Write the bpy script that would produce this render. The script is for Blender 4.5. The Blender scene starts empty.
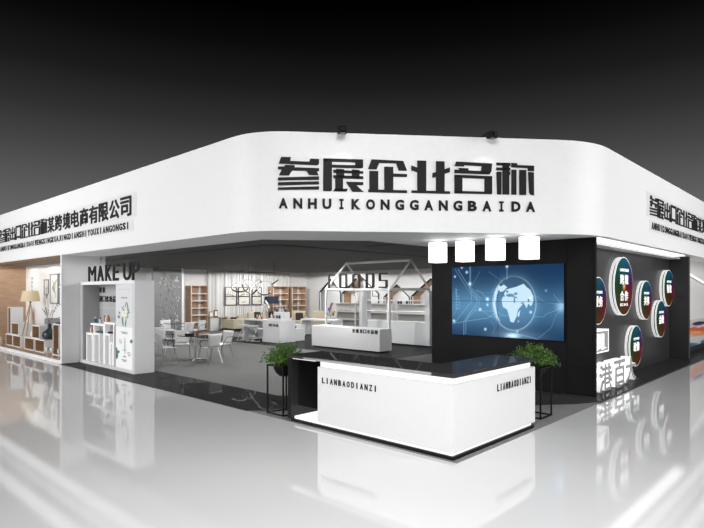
import bpy, bmesh, math, random
import numpy as np
from mathutils import Vector, Matrix

random.seed(7)
rng = np.random.default_rng(7)
sc = bpy.context.scene
C = sc.collection

# ------------------------------------------------------------------ camera
F, CX, CY, H, A = 545.0, 352.0, 292.0, 2.0, math.radians(43.2)
cam = bpy.data.cameras.new('camera')
cam.sensor_fit = 'HORIZONTAL'
cam.sensor_width = 36.0
cam.lens = 36.0 * F / 704.0
cam.shift_y = (CY - 264.0) / 704.0
cam.clip_end = 300
cam_o = bpy.data.objects.new('camera', cam)
C.objects.link(cam_o)
cam_o.location = (0, 0, H)
cam_o.rotation_euler = (math.pi / 2, 0, A - math.pi / 2)
sc.camera = cam_o

# ------------------------------------------------------------------ world, lights, exposure
sc.view_settings.view_transform = 'Standard'
sc.view_settings.look = 'None'
sc.view_settings.gamma = 1.0
sc.view_settings.exposure = 0.08
sc.cycles.use_denoising = True
sc.cycles.max_bounces = 8
sc.cycles.diffuse_bounces = 4
sc.cycles.sample_clamp_indirect = 6.0

w = bpy.data.worlds.new('hall_dark')
sc.world = w
w.use_nodes = True
nt = w.node_tree
nt.nodes.clear()
tc = nt.nodes.new('ShaderNodeTexCoord')
sx = nt.nodes.new('ShaderNodeSeparateXYZ')
nt.links.new(tc.outputs['Generated'], sx.inputs[0])
cr = nt.nodes.new('ShaderNodeValToRGB')
def srgb(v):
    return v / 12.92 if v <= 0.04045 else ((v + 0.055) / 1.055) ** 2.4
def rgb(r, g=None, b=None):
    if g is None: g = b = r
    return (srgb(r / 255), srgb(g / 255), srgb(b / 255), 1)
els = cr.color_ramp.elements
stops = [(0.0, 128), (0.10, 106), (0.17, 88), (0.235, 66), (0.29, 46), (0.35, 26), (0.41, 10), (0.46, 1)]
while len(els) < len(stops): els.new(0.5)
for e, (p, c) in zip(els, stops):
    e.position = p; e.color = rgb(c)
nt.links.new(sx.outputs[2], cr.inputs[0])
bg = nt.nodes.new('ShaderNodeBackground')
nt.links.new(cr.outputs[0], bg.inputs[0])
wo = nt.nodes.new('ShaderNodeOutputWorld')
nt.links.new(bg.outputs[0], wo.inputs[0])

def area(name, loc, target, size, energy, color=(1, 1, 1), sy=None):
    l = bpy.data.lights.new(name, 'AREA')
    l.energy = energy; l.size = size; l.color = color
    if sy: l.shape = 'RECTANGLE'; l.size_y = sy
    o = bpy.data.objects.new(name, l); C.objects.link(o)
    o.location = loc
    o.rotation_euler = (Vector(target) - Vector(loc)).to_track_quat('-Z', 'Y').to_euler()
    return o
def spot(name, loc, energy, target=None, angle=177, blend=0.06, radius=0.0, color=(1, 1, 1)):
    l = bpy.data.lights.new(name, 'SPOT')
    l.energy = energy; l.spot_size = math.radians(angle); l.spot_blend = blend
    l.shadow_soft_size = radius; l.color = color
    o = bpy.data.objects.new(name, l); C.objects.link(o)
    o.location = loc
    t = Vector(target) if target else Vector(loc) - Vector((0, 0, 1))
    o.rotation_euler = (t - Vector(loc)).to_track_quat('-Z', 'Y').to_euler()
    return o

area('hall_fill', (-9, 18.5, 5.6), (5.5, 17, 3.6), 8, 2100)  # out-of-view area lamps added to brighten the fascia, counter and near floor
area('hall_fill', (16, -10, 5.8), (14, 3.5, 3.4), 8, 1650)
area('hall_fill', (-6, -6, 9), (6.5, 6, 3.0), 9, 560)
area('hall_fill', (2.9, 1.5, 6.4), (2.9, 1.9, 0), 3, 480)
for (x, y, e) in [(9, 12, 200), (9, 17, 200), (9, 22, 200), (13.5, 21, 240), (18, 22.6, 220), (13, 14.5, 200),
                  (17, 17.5, 240), (20.5, 21, 200), (19.5, 14, 240), (12.0, 12.5, 110), (20.5, 10, 150)]:
    spot('interior_fill', (x, y, 3.1), e)  # unseen fill spots added under the ceiling to light the interior, no fixtures
spot('kiosk_fill', (9.8, 12.6, 3.1), 290, target=(15, 12.9, 1.5), angle=46, blend=.9)  # pair of unseen spots added to brighten the kiosk frame and counter
spot('kiosk_fill', (14.0, 7.6, 3.1), 170, target=(14.6, 11.5, .9), angle=64, blend=1.0)
for (x, y, e) in [(6.05, 18.2, 15), (6.05, 20.2, 15), (6.05, 22.2, 15)]:
    spot('alcove_fill', (x, y, 2.9), e, color=(1, .93, .84))  # unseen warm spots added to brighten the alcove

# ------------------------------------------------------------------ helpers
fw = (math.cos(A), math.sin(A)); rt = (math.sin(A), -math.cos(A))
def ray(px, py):
    t = (px - CX) / F
    return (fw[0] + t * rt[0], fw[1] + t * rt[1], -(py - CY) / F)
def fl(px, py, z=0):
    d = ray(px, py); k = (z - H) / d[2]; return (d[0] * k, d[1] * k)
def onx(px, py, x):
    d = ray(px, py); k = x / d[0]; return (d[1] * k, H + d[2] * k)
def ony(px, py, y):
    d = ray(px, py); k = y / d[1]; return (d[0] * k, H + d[2] * k)

MATS = {}
def mat(name, col, rough=0.5, metal=0.0, spec=0.5, emit=None, estr=0.0, noise=0.0, nscale=20.0, bump=0.0, stretch=(1, 1, 1), attr=None):
    m = bpy.data.materials.new(name); m.use_nodes = True
    t = m.node_tree; b = t.nodes['Principled BSDF']
    c = col if len(col) == 4 else (*col, 1)
    b.inputs['Base Color'].default_value = c
    b.inputs['Roughness'].default_value = rough
    b.inputs['Metallic'].default_value = metal
    b.inputs['Specular IOR Level'].default_value = spec
    if emit is not None:
        b.inputs['Emission Color'].default_value = emit; b.inputs['Emission Strength'].default_value = estr
    if noise or bump:
        g = t.nodes.new('ShaderNodeTexCoord'); mp = t.nodes.new('ShaderNodeMapping')
        mp.inputs['Scale'].default_value = stretch
        n = t.nodes.new('ShaderNodeTexNoise'); n.inputs['Scale'].default_value = nscale; n.inputs['Detail'].default_value = 5
        t.links.new(g.outputs['Object'], mp.inputs[0]); t.links.new(mp.outputs[0], n.inputs['Vector'])
        if noise:
            r = t.nodes.new('ShaderNodeValToRGB')
            r.color_ramp.elements[0].position = 0.3; r.color_ramp.elements[1].position = 0.7
            r.color_ramp.elements[0].color = (*[v * (1 - noise) for v in c[:3]], 1)
            r.color_ramp.elements[1].color = (*[min(1, v * (1 + noise)) for v in c[:3]], 1)
            t.links.new(n.outputs['Fac'], r.inputs[0]); t.links.new(r.outputs[0], b.inputs['Base Color'])
        if bump:
            bp = t.nodes.new('ShaderNodeBump'); bp.inputs['Strength'].default_value = bump; bp.inputs['Distance'].default_value = 0.01
            t.links.new(n.outputs['Fac'], bp.inputs['Height']); t.links.new(bp.outputs[0], b.inputs['Normal'])
    if attr:
        at = t.nodes.new('ShaderNodeAttribute'); at.attribute_name = 'Col'
        t.links.new(at.outputs['Color'], b.inputs['Base Color'])
        if attr == 'emit':
            b.inputs['Base Color'].default_value = (0, 0, 0, 1)
            for l in list(b.inputs['Base Color'].links): t.links.remove(l)
            t.links.new(at.outputs['Color'], b.inputs['Emission Color']); b.inputs['Emission Strength'].default_value = estr
    MATS[name] = m
    return m

white = mat('white_lacquer', (.80, .80, .80), .35, noise=.015, nscale=30)
whitec = mat('white_fascia', (.84, .84, .84), .55, noise=.015, nscale=12)
grey = mat('light_grey_board', (.62, .63, .64), .5, noise=.04, nscale=60)
wallm = mat('painted_wall', (.74, .73, .71), .6, noise=.03, nscale=8)
walld = mat('grey_wall', (.60, .60, .59), .6, noise=.03, nscale=8)
black = mat('black_gloss', (.026, .026, .0275), 0.0, spec=.07, noise=.1, nscale=4)
blackm = mat('black_letter', (.013, .013, .013), .6, spec=.2, noise=.1, nscale=30)
blacks = mat('black_steel', (.006, .006, .006), .6, spec=.15, noise=.1, nscale=30)
darkwall = mat('charcoal_panel', (.013, .013, .0135), .3, spec=.04, noise=.12, nscale=3)
nichem = mat('charcoal_niche', (.028, .028, .029), .35, noise=.08, nscale=3)
ceilm = mat('dark_ceiling', (.042, .042, .042), .7, noise=.05, nscale=2)
ceild = mat('darker_ceiling', (.032, .032, .032), .7, noise=.05, nscale=2)
carpet = mat('grey_carpet', (.19, .19, .185), .95, spec=.1, noise=.22, nscale=45, bump=.3)
tile = mat('dark_tile', (.040, .040, .041), 0.0, spec=.10, noise=.12, nscale=2)
chrome = mat('chrome', (.62, .62, .62), .18, 1.0, noise=.05, nscale=30)
darkglass = mat('smoked_glass', (.03, .028, .026), .08, noise=.1, nscale=5)
wood = mat('oak', (.40, .255, .155), .5, noise=.25, nscale=6, stretch=(.35, .35, 7))
woodw = mat('oak_wall', (.44, .29, .185), .5, noise=.22, nscale=5, stretch=(.5, .5, 9))
woodf = mat('oak_floor', (.46, .30, .18), .4, noise=.2, nscale=5, stretch=(6, .6, 1))
brown = mat('dark_brown_trim', (.045, .028, .020), .4, noise=.2, nscale=20)
fabric = mat('beige_fabric', (.50, .44, .33), .9, noise=.10, nscale=50, bump=.2)
dfabric = mat('brown_fabric', (.035, .026, .02), .9, noise=.15, nscale=50)
gfabric = mat('grey_fabric', (.20, .21, .23), .9, noise=.15, nscale=50)
navy = mat('navy_shade', (.006, .012, .028), .8, noise=.15, nscale=30)
linen = mat('linen_shade', (.62, .50, .34), .9, noise=.06, nscale=60, emit=(.9, .75, .5, 1), estr=.06)
led = mat('led_strip', (.15, .15, .15), .5, emit=(1, 1, 1, 1), estr=.97, noise=.01)
ledn = mat('led_niche', (1, 1, 1), .5, emit=(1, 1, 1, 1), estr=1.3, noise=.01)
lampm = mat('lantern_glow', (1, 1, 1), .5, emit=(1, 1, 1, 1), estr=1.4, noise=.01)
ringm = mat('ring_glow', (.9, .9, .9), .5, emit=(1, 1, 1, 1), estr=.35, noise=.01)
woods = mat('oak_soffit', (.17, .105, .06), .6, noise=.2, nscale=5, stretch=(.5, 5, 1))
boothm = mat('booth_lining', (.40, .40, .40), .6, noise=.05, nscale=40)
colm = mat('column_board', (.82, .82, .83), .5, noise=.04, nscale=60)
letterf = mat('letter_face', (.34, .34, .34), .6, noise=.05, nscale=20)
screenm = mat('screen_grey', (.20, .20, .20), .6, noise=.08, nscale=20)
litlet = mat('backlit_acrylic', (.9, .9, .9), .5, emit=(1, 1, 1, 1), estr=.55, noise=.01)
litrim = mat('lit_rim', (.85, .85, .85), .5, emit=(1, 1, 1, 1), estr=.42, noise=.01)
plantm = mat('fern_green', (.075, .165, .026), .6, noise=.55, nscale=14)
stemm = mat('stem_green', (.05, .09, .02), .7, noise=.3, nscale=14)
teal = mat('teal_plastic', (.012, .09, .11), .3, noise=.1, nscale=20)
dteal = mat('dark_teal_glaze', (.018, .038, .036), .35, noise=.25, nscale=10)
copper = mat('copper_plastic', (.45, .16, .07), .3, noise=.1, nscale=20)
pearl = mat('pearl_plastic', (.70, .72, .74), .25, noise=.03, nscale=20)
clear = mat('pale_glass', (.66, .68, .68), .08, noise=.05, nscale=10)
red = mat('red_petal', (.35, .03, .05), .6, noise=.3, nscale=30)
blue = mat('blue_petal', (.05, .05, .35), .6, noise=.3, nscale=30)
yellow = mat('yellow_petal', (.45, .38, .06), .6, noise=.3, nscale=30)
purple = mat('purple_petal', (.10, .01, .06), .6, noise=.3, nscale=30)
drybrown = mat('dry_twig', (.14, .09, .05), .8, noise=.3, nscale=30)
paper = mat('white_paper', (.80, .79, .76), .7, noise=.04, nscale=10)
rackm = mat('grey_metal', (.40, .39, .37), .45, .2, noise=.05, nscale=20)
paintd = mat('printed_picture', (.8, .8, .8), .5, attr='base')
painte = mat('screen_picture', (0, 0, 0), .4, spec=.1, attr='emit', estr=1.0)
poste = mat('lightbox_print', (0, 0, 0), .4, attr='emit', estr=.88)

# glossy hall floor: pale stone under a clear polish
floorm = bpy.data.materials.new('polished_floor'); floorm.use_nodes = True
t = floorm.node_tree; t.nodes.clear()
g = t.nodes.new('ShaderNodeTexCoord'); n = t.nodes.new('ShaderNodeTexNoise'); n.inputs['Scale'].default_value = .6; n.inputs['Detail'].default_value = 4
t.links.new(g.outputs['Object'], n.inputs['Vector'])
r = t.nodes.new('ShaderNodeValToRGB'); r.color_ramp.elements[0].color = (.63, .63, .63, 1); r.color_ramp.elements[1].color = (.67, .67, .67, 1)
t.links.new(n.outputs['Fac'], r.inputs[0])
d = t.nodes.new('ShaderNodeBsdfDiffuse'); t.links.new(r.outputs[0], d.inputs[0])
gl = t.nodes.new('ShaderNodeBsdfGlossy'); gl.inputs['Roughness'].default_value = 0.0; gl.inputs['Color'].default_value = (.95, .95, .95, 1)
mx = t.nodes.new('ShaderNodeMixShader')
fr = t.nodes.new('ShaderNodeFresnel'); fr.inputs['IOR'].default_value = 1.75; t.links.new(fr.outputs[0], mx.inputs[0])
rn = t.nodes.new('ShaderNodeTexNoise'); rn.inputs['Scale'].default_value = 300; rn.inputs['Detail'].default_value = 1
t.links.new(g.outputs['Object'], rn.inputs['Vector'])
bp = t.nodes.new('ShaderNodeBump'); bp.inputs['Strength'].default_value = 1.0; bp.inputs['Distance'].default_value = .00004
t.links.new(rn.outputs['Fac'], bp.inputs['Height']); t.links.new(bp.outputs[0], gl.inputs['Normal'])
t.links.new(d.outputs[0], mx.inputs[1]); t.links.new(gl.outputs[0], mx.inputs[2])
o = t.nodes.new('ShaderNodeOutputMaterial'); t.links.new(mx.outputs[0], o.inputs[0])

def polished(name, col, k_):
    """dark stone: a plain coloured body under a thin clear polish that mirrors a fixed share"""
    m = bpy.data.materials.new(name); m.use_nodes = True; t = m.node_tree; t.nodes.clear()
    g = t.nodes.new('ShaderNodeTexCoord'); n = t.nodes.new('ShaderNodeTexNoise'); n.inputs['Scale'].default_value = 3; n.inputs['Detail'].default_value = 4
    t.links.new(g.outputs['Object'], n.inputs['Vector'])
    r = t.nodes.new('ShaderNodeValToRGB'); r.color_ramp.elements[0].color = (*[c * .92 for c in col], 1); r.color_ramp.elements[1].color = (*[c * 1.08 for c in col], 1)
    t.links.new(n.outputs['Fac'], r.inputs[0])
    d = t.nodes.new('ShaderNodeBsdfDiffuse'); t.links.new(r.outputs[0], d.inputs[0])
    gl = t.nodes.new('ShaderNodeBsdfGlossy'); gl.inputs['Roughness'].default_value = 0.0
    mx = t.nodes.new('ShaderNodeMixShader'); mx.inputs[0].default_value = k_
    t.links.new(d.outputs[0], mx.inputs[1]); t.links.new(gl.outputs[0], mx.inputs[2])
    o = t.nodes.new('ShaderNodeOutputMaterial'); t.links.new(mx.outputs[0], o.inputs[0])
    return m
black = polished('black_polished_stone', (.026, .026, .0275), .11)
tile = polished('dark_polished_tile', (.042, .042, .043), .10)
endm = polished('dark_end_panel', (.012, .012, .0125), .04)
standm = mat('stand_white_glow', (.85, .85, .85), .5, emit=(1, 1, 1, 1), estr=.12, noise=.01)  # faint emission put into the white so the stands look brighter

OFF = {}
class MB:
    def __init__(s):
        s.v = []; s.f = []; s.mi = []; s.cur = 0
    def add(s, vs, fs):
        n = len(s.v); s.v += [tuple(v) for v in vs]
        for f in fs:
            s.f.append(tuple(n + i for i in f)); s.mi.append(s.cur)
        return s
    def box(s, x0, x1, y0, y1, z0, z1):
        return s.add([(x0, y0, z0), (x1, y0, z0), (x1, y1, z0), (x0, y1, z0), (x0, y0, z1), (x1, y0, z1), (x1, y1, z1), (x0, y1, z1)],
                     [(0, 3, 2, 1), (4, 5, 6, 7), (0, 1, 5, 4), (1, 2, 6, 5), (2, 3, 7, 6), (3, 0, 4, 7)])
    def sweep(s, poly, vec):                       # a planar 3-D polygon pushed along vec
        k = len(poly); V = Vector(vec)
        vs = [Vector(p) for p in poly]; vs += [p + V for p in vs]
        fs = [tuple(range(k - 1, -1, -1)), tuple(range(k, 2 * k))]
        fs += [(i, (i + 1) % k, k + (i + 1) % k, k + i) for i in range(k)]
        return s.add(vs, fs)
    def prism(s, poly, z0, z1):
        return s.sweep([(x, y, z0) for x, y in poly], (0, 0, z1 - z0))
    def tube(s, pts, r, n=6, closed=False):
        P = [Vector(p) for p in pts]; k = len(P); vs = []
        up = Vector((0, 0, 1))
        rs = r if isinstance(r, (list, tuple)) else [r] * k
        for i, p in enumerate(P):
            a = P[(i - 1) % k] if (closed or i > 0) else p
            b = P[(i + 1) % k] if (closed or i < k - 1) else p
            d = (b - a).normalized()
            u = d.cross(up)
            if u.length < 1e-3: u = d.cross(Vector((1, 0, 0)))
            u.normalize(); v = u.cross(d)
            for j in range(n):
                q = 2 * math.pi * j / n
                vs.append(p + (u * math.cos(q) + v * math.sin(q)) * rs[i])
        fs = []
        for i in range(k if closed else k - 1):
            for j in range(n):
                a = i * n + j; b = i * n + (j + 1) % n; c = ((i + 1) % k) * n + (j + 1) % n; e = ((i + 1) % k) * n + j
                fs.append((a, b, c, e))
        if not closed:
            fs.append(tuple(range(n - 1, -1, -1))); fs.append(tuple(range((k - 1) * n, k * n)))
        return s.add(vs, fs)
    def lathe(s, prof, c=(0, 0, 0), n=20):         # profile of (radius, z)
        vs = []; k = len(prof)
        for (r, z) in prof:
            for j in range(n):
                q = 2 * math.pi * j / n
                vs.append((c[0] + r * math.cos(q), c[1] + r * math.sin(q), c[2] + z))
        fs = []
        for i in range(k - 1):
            for j in range(n):
                fs.append((i * n + j, i * n + (j + 1) % n, (i + 1) * n + (j + 1) % n, (i + 1) * n + j))
        fs.append(tuple(range(n - 1, -1, -1))); fs.append(tuple(range((k - 1) * n, k * n)))
        return s.add(vs, fs)
    def ball(s, c, r, n=10, m=7):
        r = (r, r, r) if not isinstance(r, tuple) else r
        vs = []
        for i in range(m + 1):
            a = math.pi * (i / m) * .996 + .006
            for j in range(n):
                q = 2 * math.pi * j / n
                vs.append((c[0] + r[0] * math.sin(a) * math.cos(q), c[1] + r[1] * math.sin(a) * math.sin(q), c[2] - r[2] * math.cos(a)))
        fs = [(i * n + j, i * n + (j + 1) % n, (i + 1) * n + (j + 1) % n, (i + 1) * n + j) for i in range(m) for j in range(n)]
        fs.append(tuple(range(n - 1, -1, -1))); fs.append(tuple(range(m * n, (m + 1) * n)))
        return s.add(vs, fs)
    def build(s, name, mats, parent=None, bevel=0.0, smooth=False, local=False):
        if not isinstance(mats, (list, tuple)): mats = [mats]
        me = bpy.data.meshes.new(name)
        off = Vector((0, 0, 0))
        if parent is not None and not local: off = OFF.get(parent.name, off)
        me.from_pydata([tuple(Vector(v) - off) for v in s.v], [], s.f)
        for m in mats: me.materials.append(m)
        me.polygons.foreach_set('material_index', s.mi)
        bm = bmesh.new(); bm.from_mesh(me)
        bmesh.ops.recalc_face_normals(bm, faces=bm.faces)
        bm.to_mesh(me); bm.free()
        if smooth:
            me.polygons.foreach_set('use_smooth', [True] * len(me.polygons))
            me.set_sharp_from_angle(angle=math.radians(40))
        me.update()
        o = bpy.data.objects.new(name, me); C.objects.link(o)
        if bevel:
            b = o.modifiers.new('bevel', 'BEVEL'); b.width = bevel; b.segments = 2; b.limit_method = 'ANGLE'; b.angle_limit = math.radians(50)
        if parent is not None:
            o.parent = parent; OFF[o.name] = off if not local else Vector((0, 0, 0))
        return o

def tag(o, label, cat, group=None):
    o['label'] = label; o['category'] = cat
    if group: o['group'] = group
    return o
def thing(name, label, cat, loc=(0, 0, 0), rotz=0.0, group=None):
    o = bpy.data.objects.new(name, None); C.objects.link(o)
    o.empty_display_size = .1
    o.location = loc; o.rotation_euler = (0, 0, rotz)
    OFF[o.name] = Vector(loc)
    return tag(o, label, cat, group)
def struct(name, mb, mats, **k):
    o = mb.build(name, mats, **k); o['kind'] = 'structure'; return o
def dup(root, loc, rotz=None, label=None, group=None):
    r = root.copy(); C.objects.link(r); r.location = loc
    if rotz is not None: r.rotation_euler = (0, 0, rotz)
    if label: r['label'] = label
    if group: r['group'] = group
    OFF[r.name] = Vector(loc)
    for ch in list(root.children):
        c = ch.copy(); C.objects.link(c); c.parent = r
        for g in list(ch.children):
            d = g.copy(); C.objects.link(d); d.parent = c
    return r

def text_geo(body, bold=0.0):
    cu = bpy.data.curves.new('lettering', 'FONT')
    cu.body = body; cu.size = 1.0; cu.offset = bold; cu.resolution_u = 3
    ob = bpy.data.objects.new('lettering', cu); C.objects.link(ob)
    bpy.context.view_layer.update()
    me = ob.to_mesh()
    vs = [(v.co.x, v.co.y) for v in me.vertices]; fs = [tuple(p.vertices) for p in me.polygons]
    ob.to_mesh_clear()
    bpy.data.objects.remove(ob); bpy.data.curves.remove(cu)
    return vs, fs
def put_text(mb, body, P, U, N, wdt, hgt, depth, bold=0.0, V=(0, 0, 1)):
    """lettering stretched into a wdt x hgt box whose lower left corner is P"""
    if ord(body[0]) > 0x2e80 and bold > .012:      # heavy Chinese characters: the glyph laid over itself, so strokes stay clean
        q = Vector(P); U0 = Vector(U).normalized(); st = min(bold, .05) * 1.5
        for k_, (du, dv) in enumerate(((0, 0), (st, 0), (st * .5, st * .6))):
            put_text(mb, body, q + U0 * (du * wdt) + Vector(V) * (dv * hgt), U, N, wdt * (1 - st), hgt * (1 - st * .6), depth - k_ * .0004, .008)
        return mb
    vs, fs = text_geo(body, bold)
    if not vs: return mb
    xs = [v[0] for v in vs]; ys = [v[1] for v in vs]
    x0, y0 = min(xs), min(ys); sx_ = wdt / max(1e-6, max(xs) - x0); sy_ = hgt / max(1e-6, max(ys) - y0)
    P = Vector(P); U = Vector(U).normalized(); N = Vector(N).normalized(); V = Vector(V)
    pts = [P + U * ((x - x0) * sx_) + V * ((y - y0) * sy_) for x, y in vs]
    k = len(pts)
    edges = {}
    for f in fs:
        for i in range(len(f)):
            e = (f[i], f[(i + 1) % len(f)]); key = tuple(sorted(e)); edges[key] = edges.get(key, 0) + 1
    top = [p + N * depth for p in pts]
    nf = [tuple(reversed(f)) for f in fs] + [tuple(i + k for i in f) for f in fs]
    for f in fs:
        for i in range(len(f)):
            a, b = f[i], f[(i + 1) % len(f)]
            if edges[tuple(sorted((a, b)))] == 1: nf.append((a, b, b + k, a + k))
    return mb.add(pts + top, nf)
def letters(parent, m, items, name='letter'):
    """every character of a line as a part of its own"""
    for (ch, P, U, N, wd, hg, dp, bo) in items:
        if ch.strip(): put_text(MB(), ch, P, U, N, wd, hg, dp, bo).build(name, m, parent)
def picture_grid(name, P, U, V, img, m, parent=None, thick=0.0):
    """a flat print: img[row from bottom][col] linear colour on a fine grid"""
    hh, ww, _ = img.shape
    P = Vector(P); U = Vector(U); V = Vector(V)
    vs = [P + U * (i / (ww - 1)) + V * (j / (hh - 1)) for j in range(hh) for i in range(ww)]
    fs = [(j * ww + i, j * ww + i + 1, (j + 1) * ww + i + 1, (j + 1) * ww + i) for j in range(hh - 1) for i in range(ww - 1)]
    off = OFF.get(parent.name, Vector((0, 0, 0))) if parent else Vector((0, 0, 0))
    me = bpy.data.meshes.new(name)
    me.from_pydata([tuple(v - off) for v in vs], [], fs)
    ca = me.color_attributes.new('Col', 'FLOAT_COLOR', 'POINT')
    flat = np.ones((hh * ww, 4), np.float32); flat[:, :3] = img.reshape(-1, 3)
    ca.data.foreach_set('color', flat.ravel())
    me.materials.append(m); me.update()
    o = bpy.data.objects.new(name, me); C.objects.link(o)
    if parent: o.parent = parent
    return o
def canvas(hh, ww, col):
    im = np.zeros((hh, ww, 3), np.float32); im[:] = col; return im
def uv(im):
    hh, ww, _ = im.shape
    return np.meshgrid(np.linspace(0, 1, ww), np.linspace(0, 1, hh))
def ellipse(im, cx, cy, rx, ry, col, ang=0, soft=.15):
    u, v = uv(im); du = (u - cx); dv = (v - cy) * im.shape[0] / im.shape[1]
    ry = ry * im.shape[0] / im.shape[1]
    c, s_ = math.cos(ang), math.sin(ang)
    q = np.sqrt(((du * c + dv * s_) / rx) ** 2 + ((-du * s_ + dv * c) / ry) ** 2)
    a = np.clip((1 + soft - q) / soft, 0, 1)[..., None]
    im[:] = im * (1 - a) + np.array(col, np.float32) * a
def polyfill(im, pts, col, alpha=1.0):
    u, v = uv(im); ins = np.zeros(u.shape, bool); k = len(pts)
    for i in range(k):
        x0, y0 = pts[i]; x1, y1 = pts[(i + 1) % k]
        if y0 == y1: continue
        cond = ((y0 > v) != (y1 > v)) & (u < (x1 - x0) * (v - y0) / (y1 - y0) + x0)
        ins ^= cond
    im[ins] = im[ins] * (1 - alpha) + np.array(col, np.float32) * alpha
def line(im, pts, col, wd, alpha=1.0):
    u, v = uv(im); asp = im.shape[0] / im.shape[1]
    best = np.full(u.shape, 9.0)
    for (x0, y0), (x1, y1) in zip(pts[:-1], pts[1:]):
        dx, dy = x1 - x0, (y1 - y0) * asp; L = dx * dx + dy * dy + 1e-9
        tt = np.clip(((u - x0) * dx + (v - y0) * asp * dy) / L, 0, 1)
        dd = np.sqrt((u - x0 - tt * dx) ** 2 + ((v - y0) * asp - tt * dy) ** 2)
        best = np.minimum(best, dd)
    a = (np.clip(1.5 - best / wd, 0, 1) * alpha)[..., None]
    im[:] = im * (1 - a) + np.array(col, np.float32) * a
def glow(im, cx, cy, r, col, amp=1.0):
    u, v = uv(im); asp = im.shape[0] / im.shape[1]
    q = ((u - cx) ** 2 + ((v - cy) * asp) ** 2) / (r * r)
    im += (np.exp(-q) * amp)[..., None] * np.array(col, np.float32)

# ================================================================== LARGE STRUCTURE
struct('floor', MB().box(-30, 60, -30, 60, -.2, 0), floorm)
# carpet platform and the dark tile bands set into it
struct('floor_carpet', MB().prism([(5.47, 3.46), (23, 3.46), (23, 24.95), (6.6, 24.95), (6.6, 16.2), (5.47, 16.2)], 0, .008), carpet)
band = [(5.462, 16.2), (5.462, 7.55), (5.75, 7.2), (9.75, 3.75), (10.3, 3.452), (10.56, 3.452), (10.56, 4.75), (10.3, 4.85), (7.05, 7.75), (6.65, 8.2), (6.65, 16.2)]
struct('floor_border', MB().prism(band, 0, .014), tile)
b = MB().prism([(12.7, 10.2), (22.4, 10.2), (22.4, 24.9), (15.9, 24.9), (15.9, 18.6), (14.1, 18.6), (14.1, 24.9), (12.7, 24.9)], 0, .014)
struct('floor_inlay', b, tile)
struct('floor_plinth', MB().box(10.2, 42, 3.455, 4.3, 0, .03), tile)

def bez(p0, p1, p2, k=10):
    return [((1 - q) ** 2 * p0[0] + 2 * q * (1 - q) * p1[0] + q * q * p2[0], (1 - q) ** 2 * p0[1] + 2 * q * (1 - q) * p1[1] + q * q * p2[1]) for q in [i / k for i in range(k + 1)]]
outer = [(5.5, 27)] + bez((5.5, 8.05), (5.5, 7.43), (5.98, 7.02)) + bez((9.55, 3.955), (10.08, 3.5), (10.75, 3.5)) + [(27, 3.5)]
inner = [(27, 7.2), (10.6, 7.2), (8.25, 7.25), (6.85, 8.42), (6.6, 8.6), (6.6, 27)]
m = MB()
ring = outer + inner
k = len(ring)
ZB, ZT = 3.03, 4.7
bm = bmesh.new()
vb = [bm.verts.new((x, y, ZB)) for x, y in ring]; vt = [bm.verts.new((x, y, ZT)) for x, y in ring]
fb = bm.faces.new(vb); ft = bm.faces.new(vt)
for i in range(k): bm.faces.new((vb[i], vb[(i + 1) % k], vt[(i + 1) % k], vt[i]))
bmesh.ops.triangulate(bm, faces=[fb, ft])
bm.verts.index_update()
m.add([v.co[:] for v in bm.verts], [tuple(v.index for v in f.verts) for f in bm.faces]); bm.free()
fas = struct('wall_fascia', m, whitec, smooth=True)

struct('ceiling', MB().box(6.6, 23.2, 7.2, 25.1, 3.17, 3.3), ceilm)
def rrect(x0, x1, y0, y1, r):
    out = []
    for (cx, cy, a0) in ((x1 - r, y1 - r, 0), (x0 + r, y1 - r, 90), (x0 + r, y0 + r, 180), (x1 - r, y0 + r, 270)):
        for i in range(6):
            a = math.radians(a0 + 18 * i); out.append((cx + r * math.cos(a), cy + r * math.sin(a)))
    return out
m = MB(); m.prism(rrect(8.35, 22.0, 10.5, 24.6, .5), 3.155, 3.17); struct('ceiling_panel', m, ceild)
m = MB(); m.prism(rrect(10.4, 22.0, 7.4, 9.6, .5), 3.155, 3.17); struct('ceiling_panel', m, ceild)

struct('wall_back', MB().box(6.6, 22.5, 24.9, 25.1, 0, 3.17), wallm)
# column wall between the wooden alcove and the make-up stand
struct('wall_column', MB().box(5.5, 6.55, 16.2, 16.3, 0, ZB), colm)
struct('wall_alcove_back', MB().box(6.6, 6.7, 16.2, 23.3, 0, ZB), white)
struct('wall_alcove_left', MB().box(5.5, 6.6, 23.16, 23.3, 0, ZB), woodw)
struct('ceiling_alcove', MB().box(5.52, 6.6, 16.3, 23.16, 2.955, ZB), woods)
struct('floor_alcove', MB().box(5.53, 6.6, 16.3, 23.16, 0, .088), woodf)
struct('trim_kerb', MB().box(5.5, 5.53, 16.3, 23.3, 0, .09), white)

# dark video-wall partition with its seams
m = MB(); m.box(10.55, 10.62, 3.66, 7.35, 0, ZB)
struct('wall_screen', m, darkwall)
m = MB()
for (y0, y1, z0, z1) in ((3.70, 4.18, .05, .55), (3.70, 4.18, .57, 2.98), (4.2, 7.3, .05, .75), (4.2, 7.3, .77, 2.98)):
    m.box(10.542, 10.55, y0, y1, z0, z1)
struct('wall_cladding', m, darkwall)
# recessed side niche
struct('wall_niche', MB().box(10.62, 18.25, 4.2, 4.3, .03, ZB), nichem)
struct('wall_pier', MB().box(18.2, 18.36, 3.7, 4.2, .03, ZB), nichem)
m = MB(); m.box(10.62, 17.55, 3.66, 3.92, 3.005, ZB); o = m.build('ceiling_strip', ledn); o['kind'] = 'structure'
struct('ceiling_batten', MB().box(10.62, 18.2, 3.92, 4.2, 2.96, ZB), grey)
# white wall beyond the pier
struct('wall_side', MB().box(18.36, 42, 4.2, 4.3, .03, ZB), wallm)
struct('trim_skirting', MB().box(18.36, 42, 4.16, 4.2, .03, .2), nichem)
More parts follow.
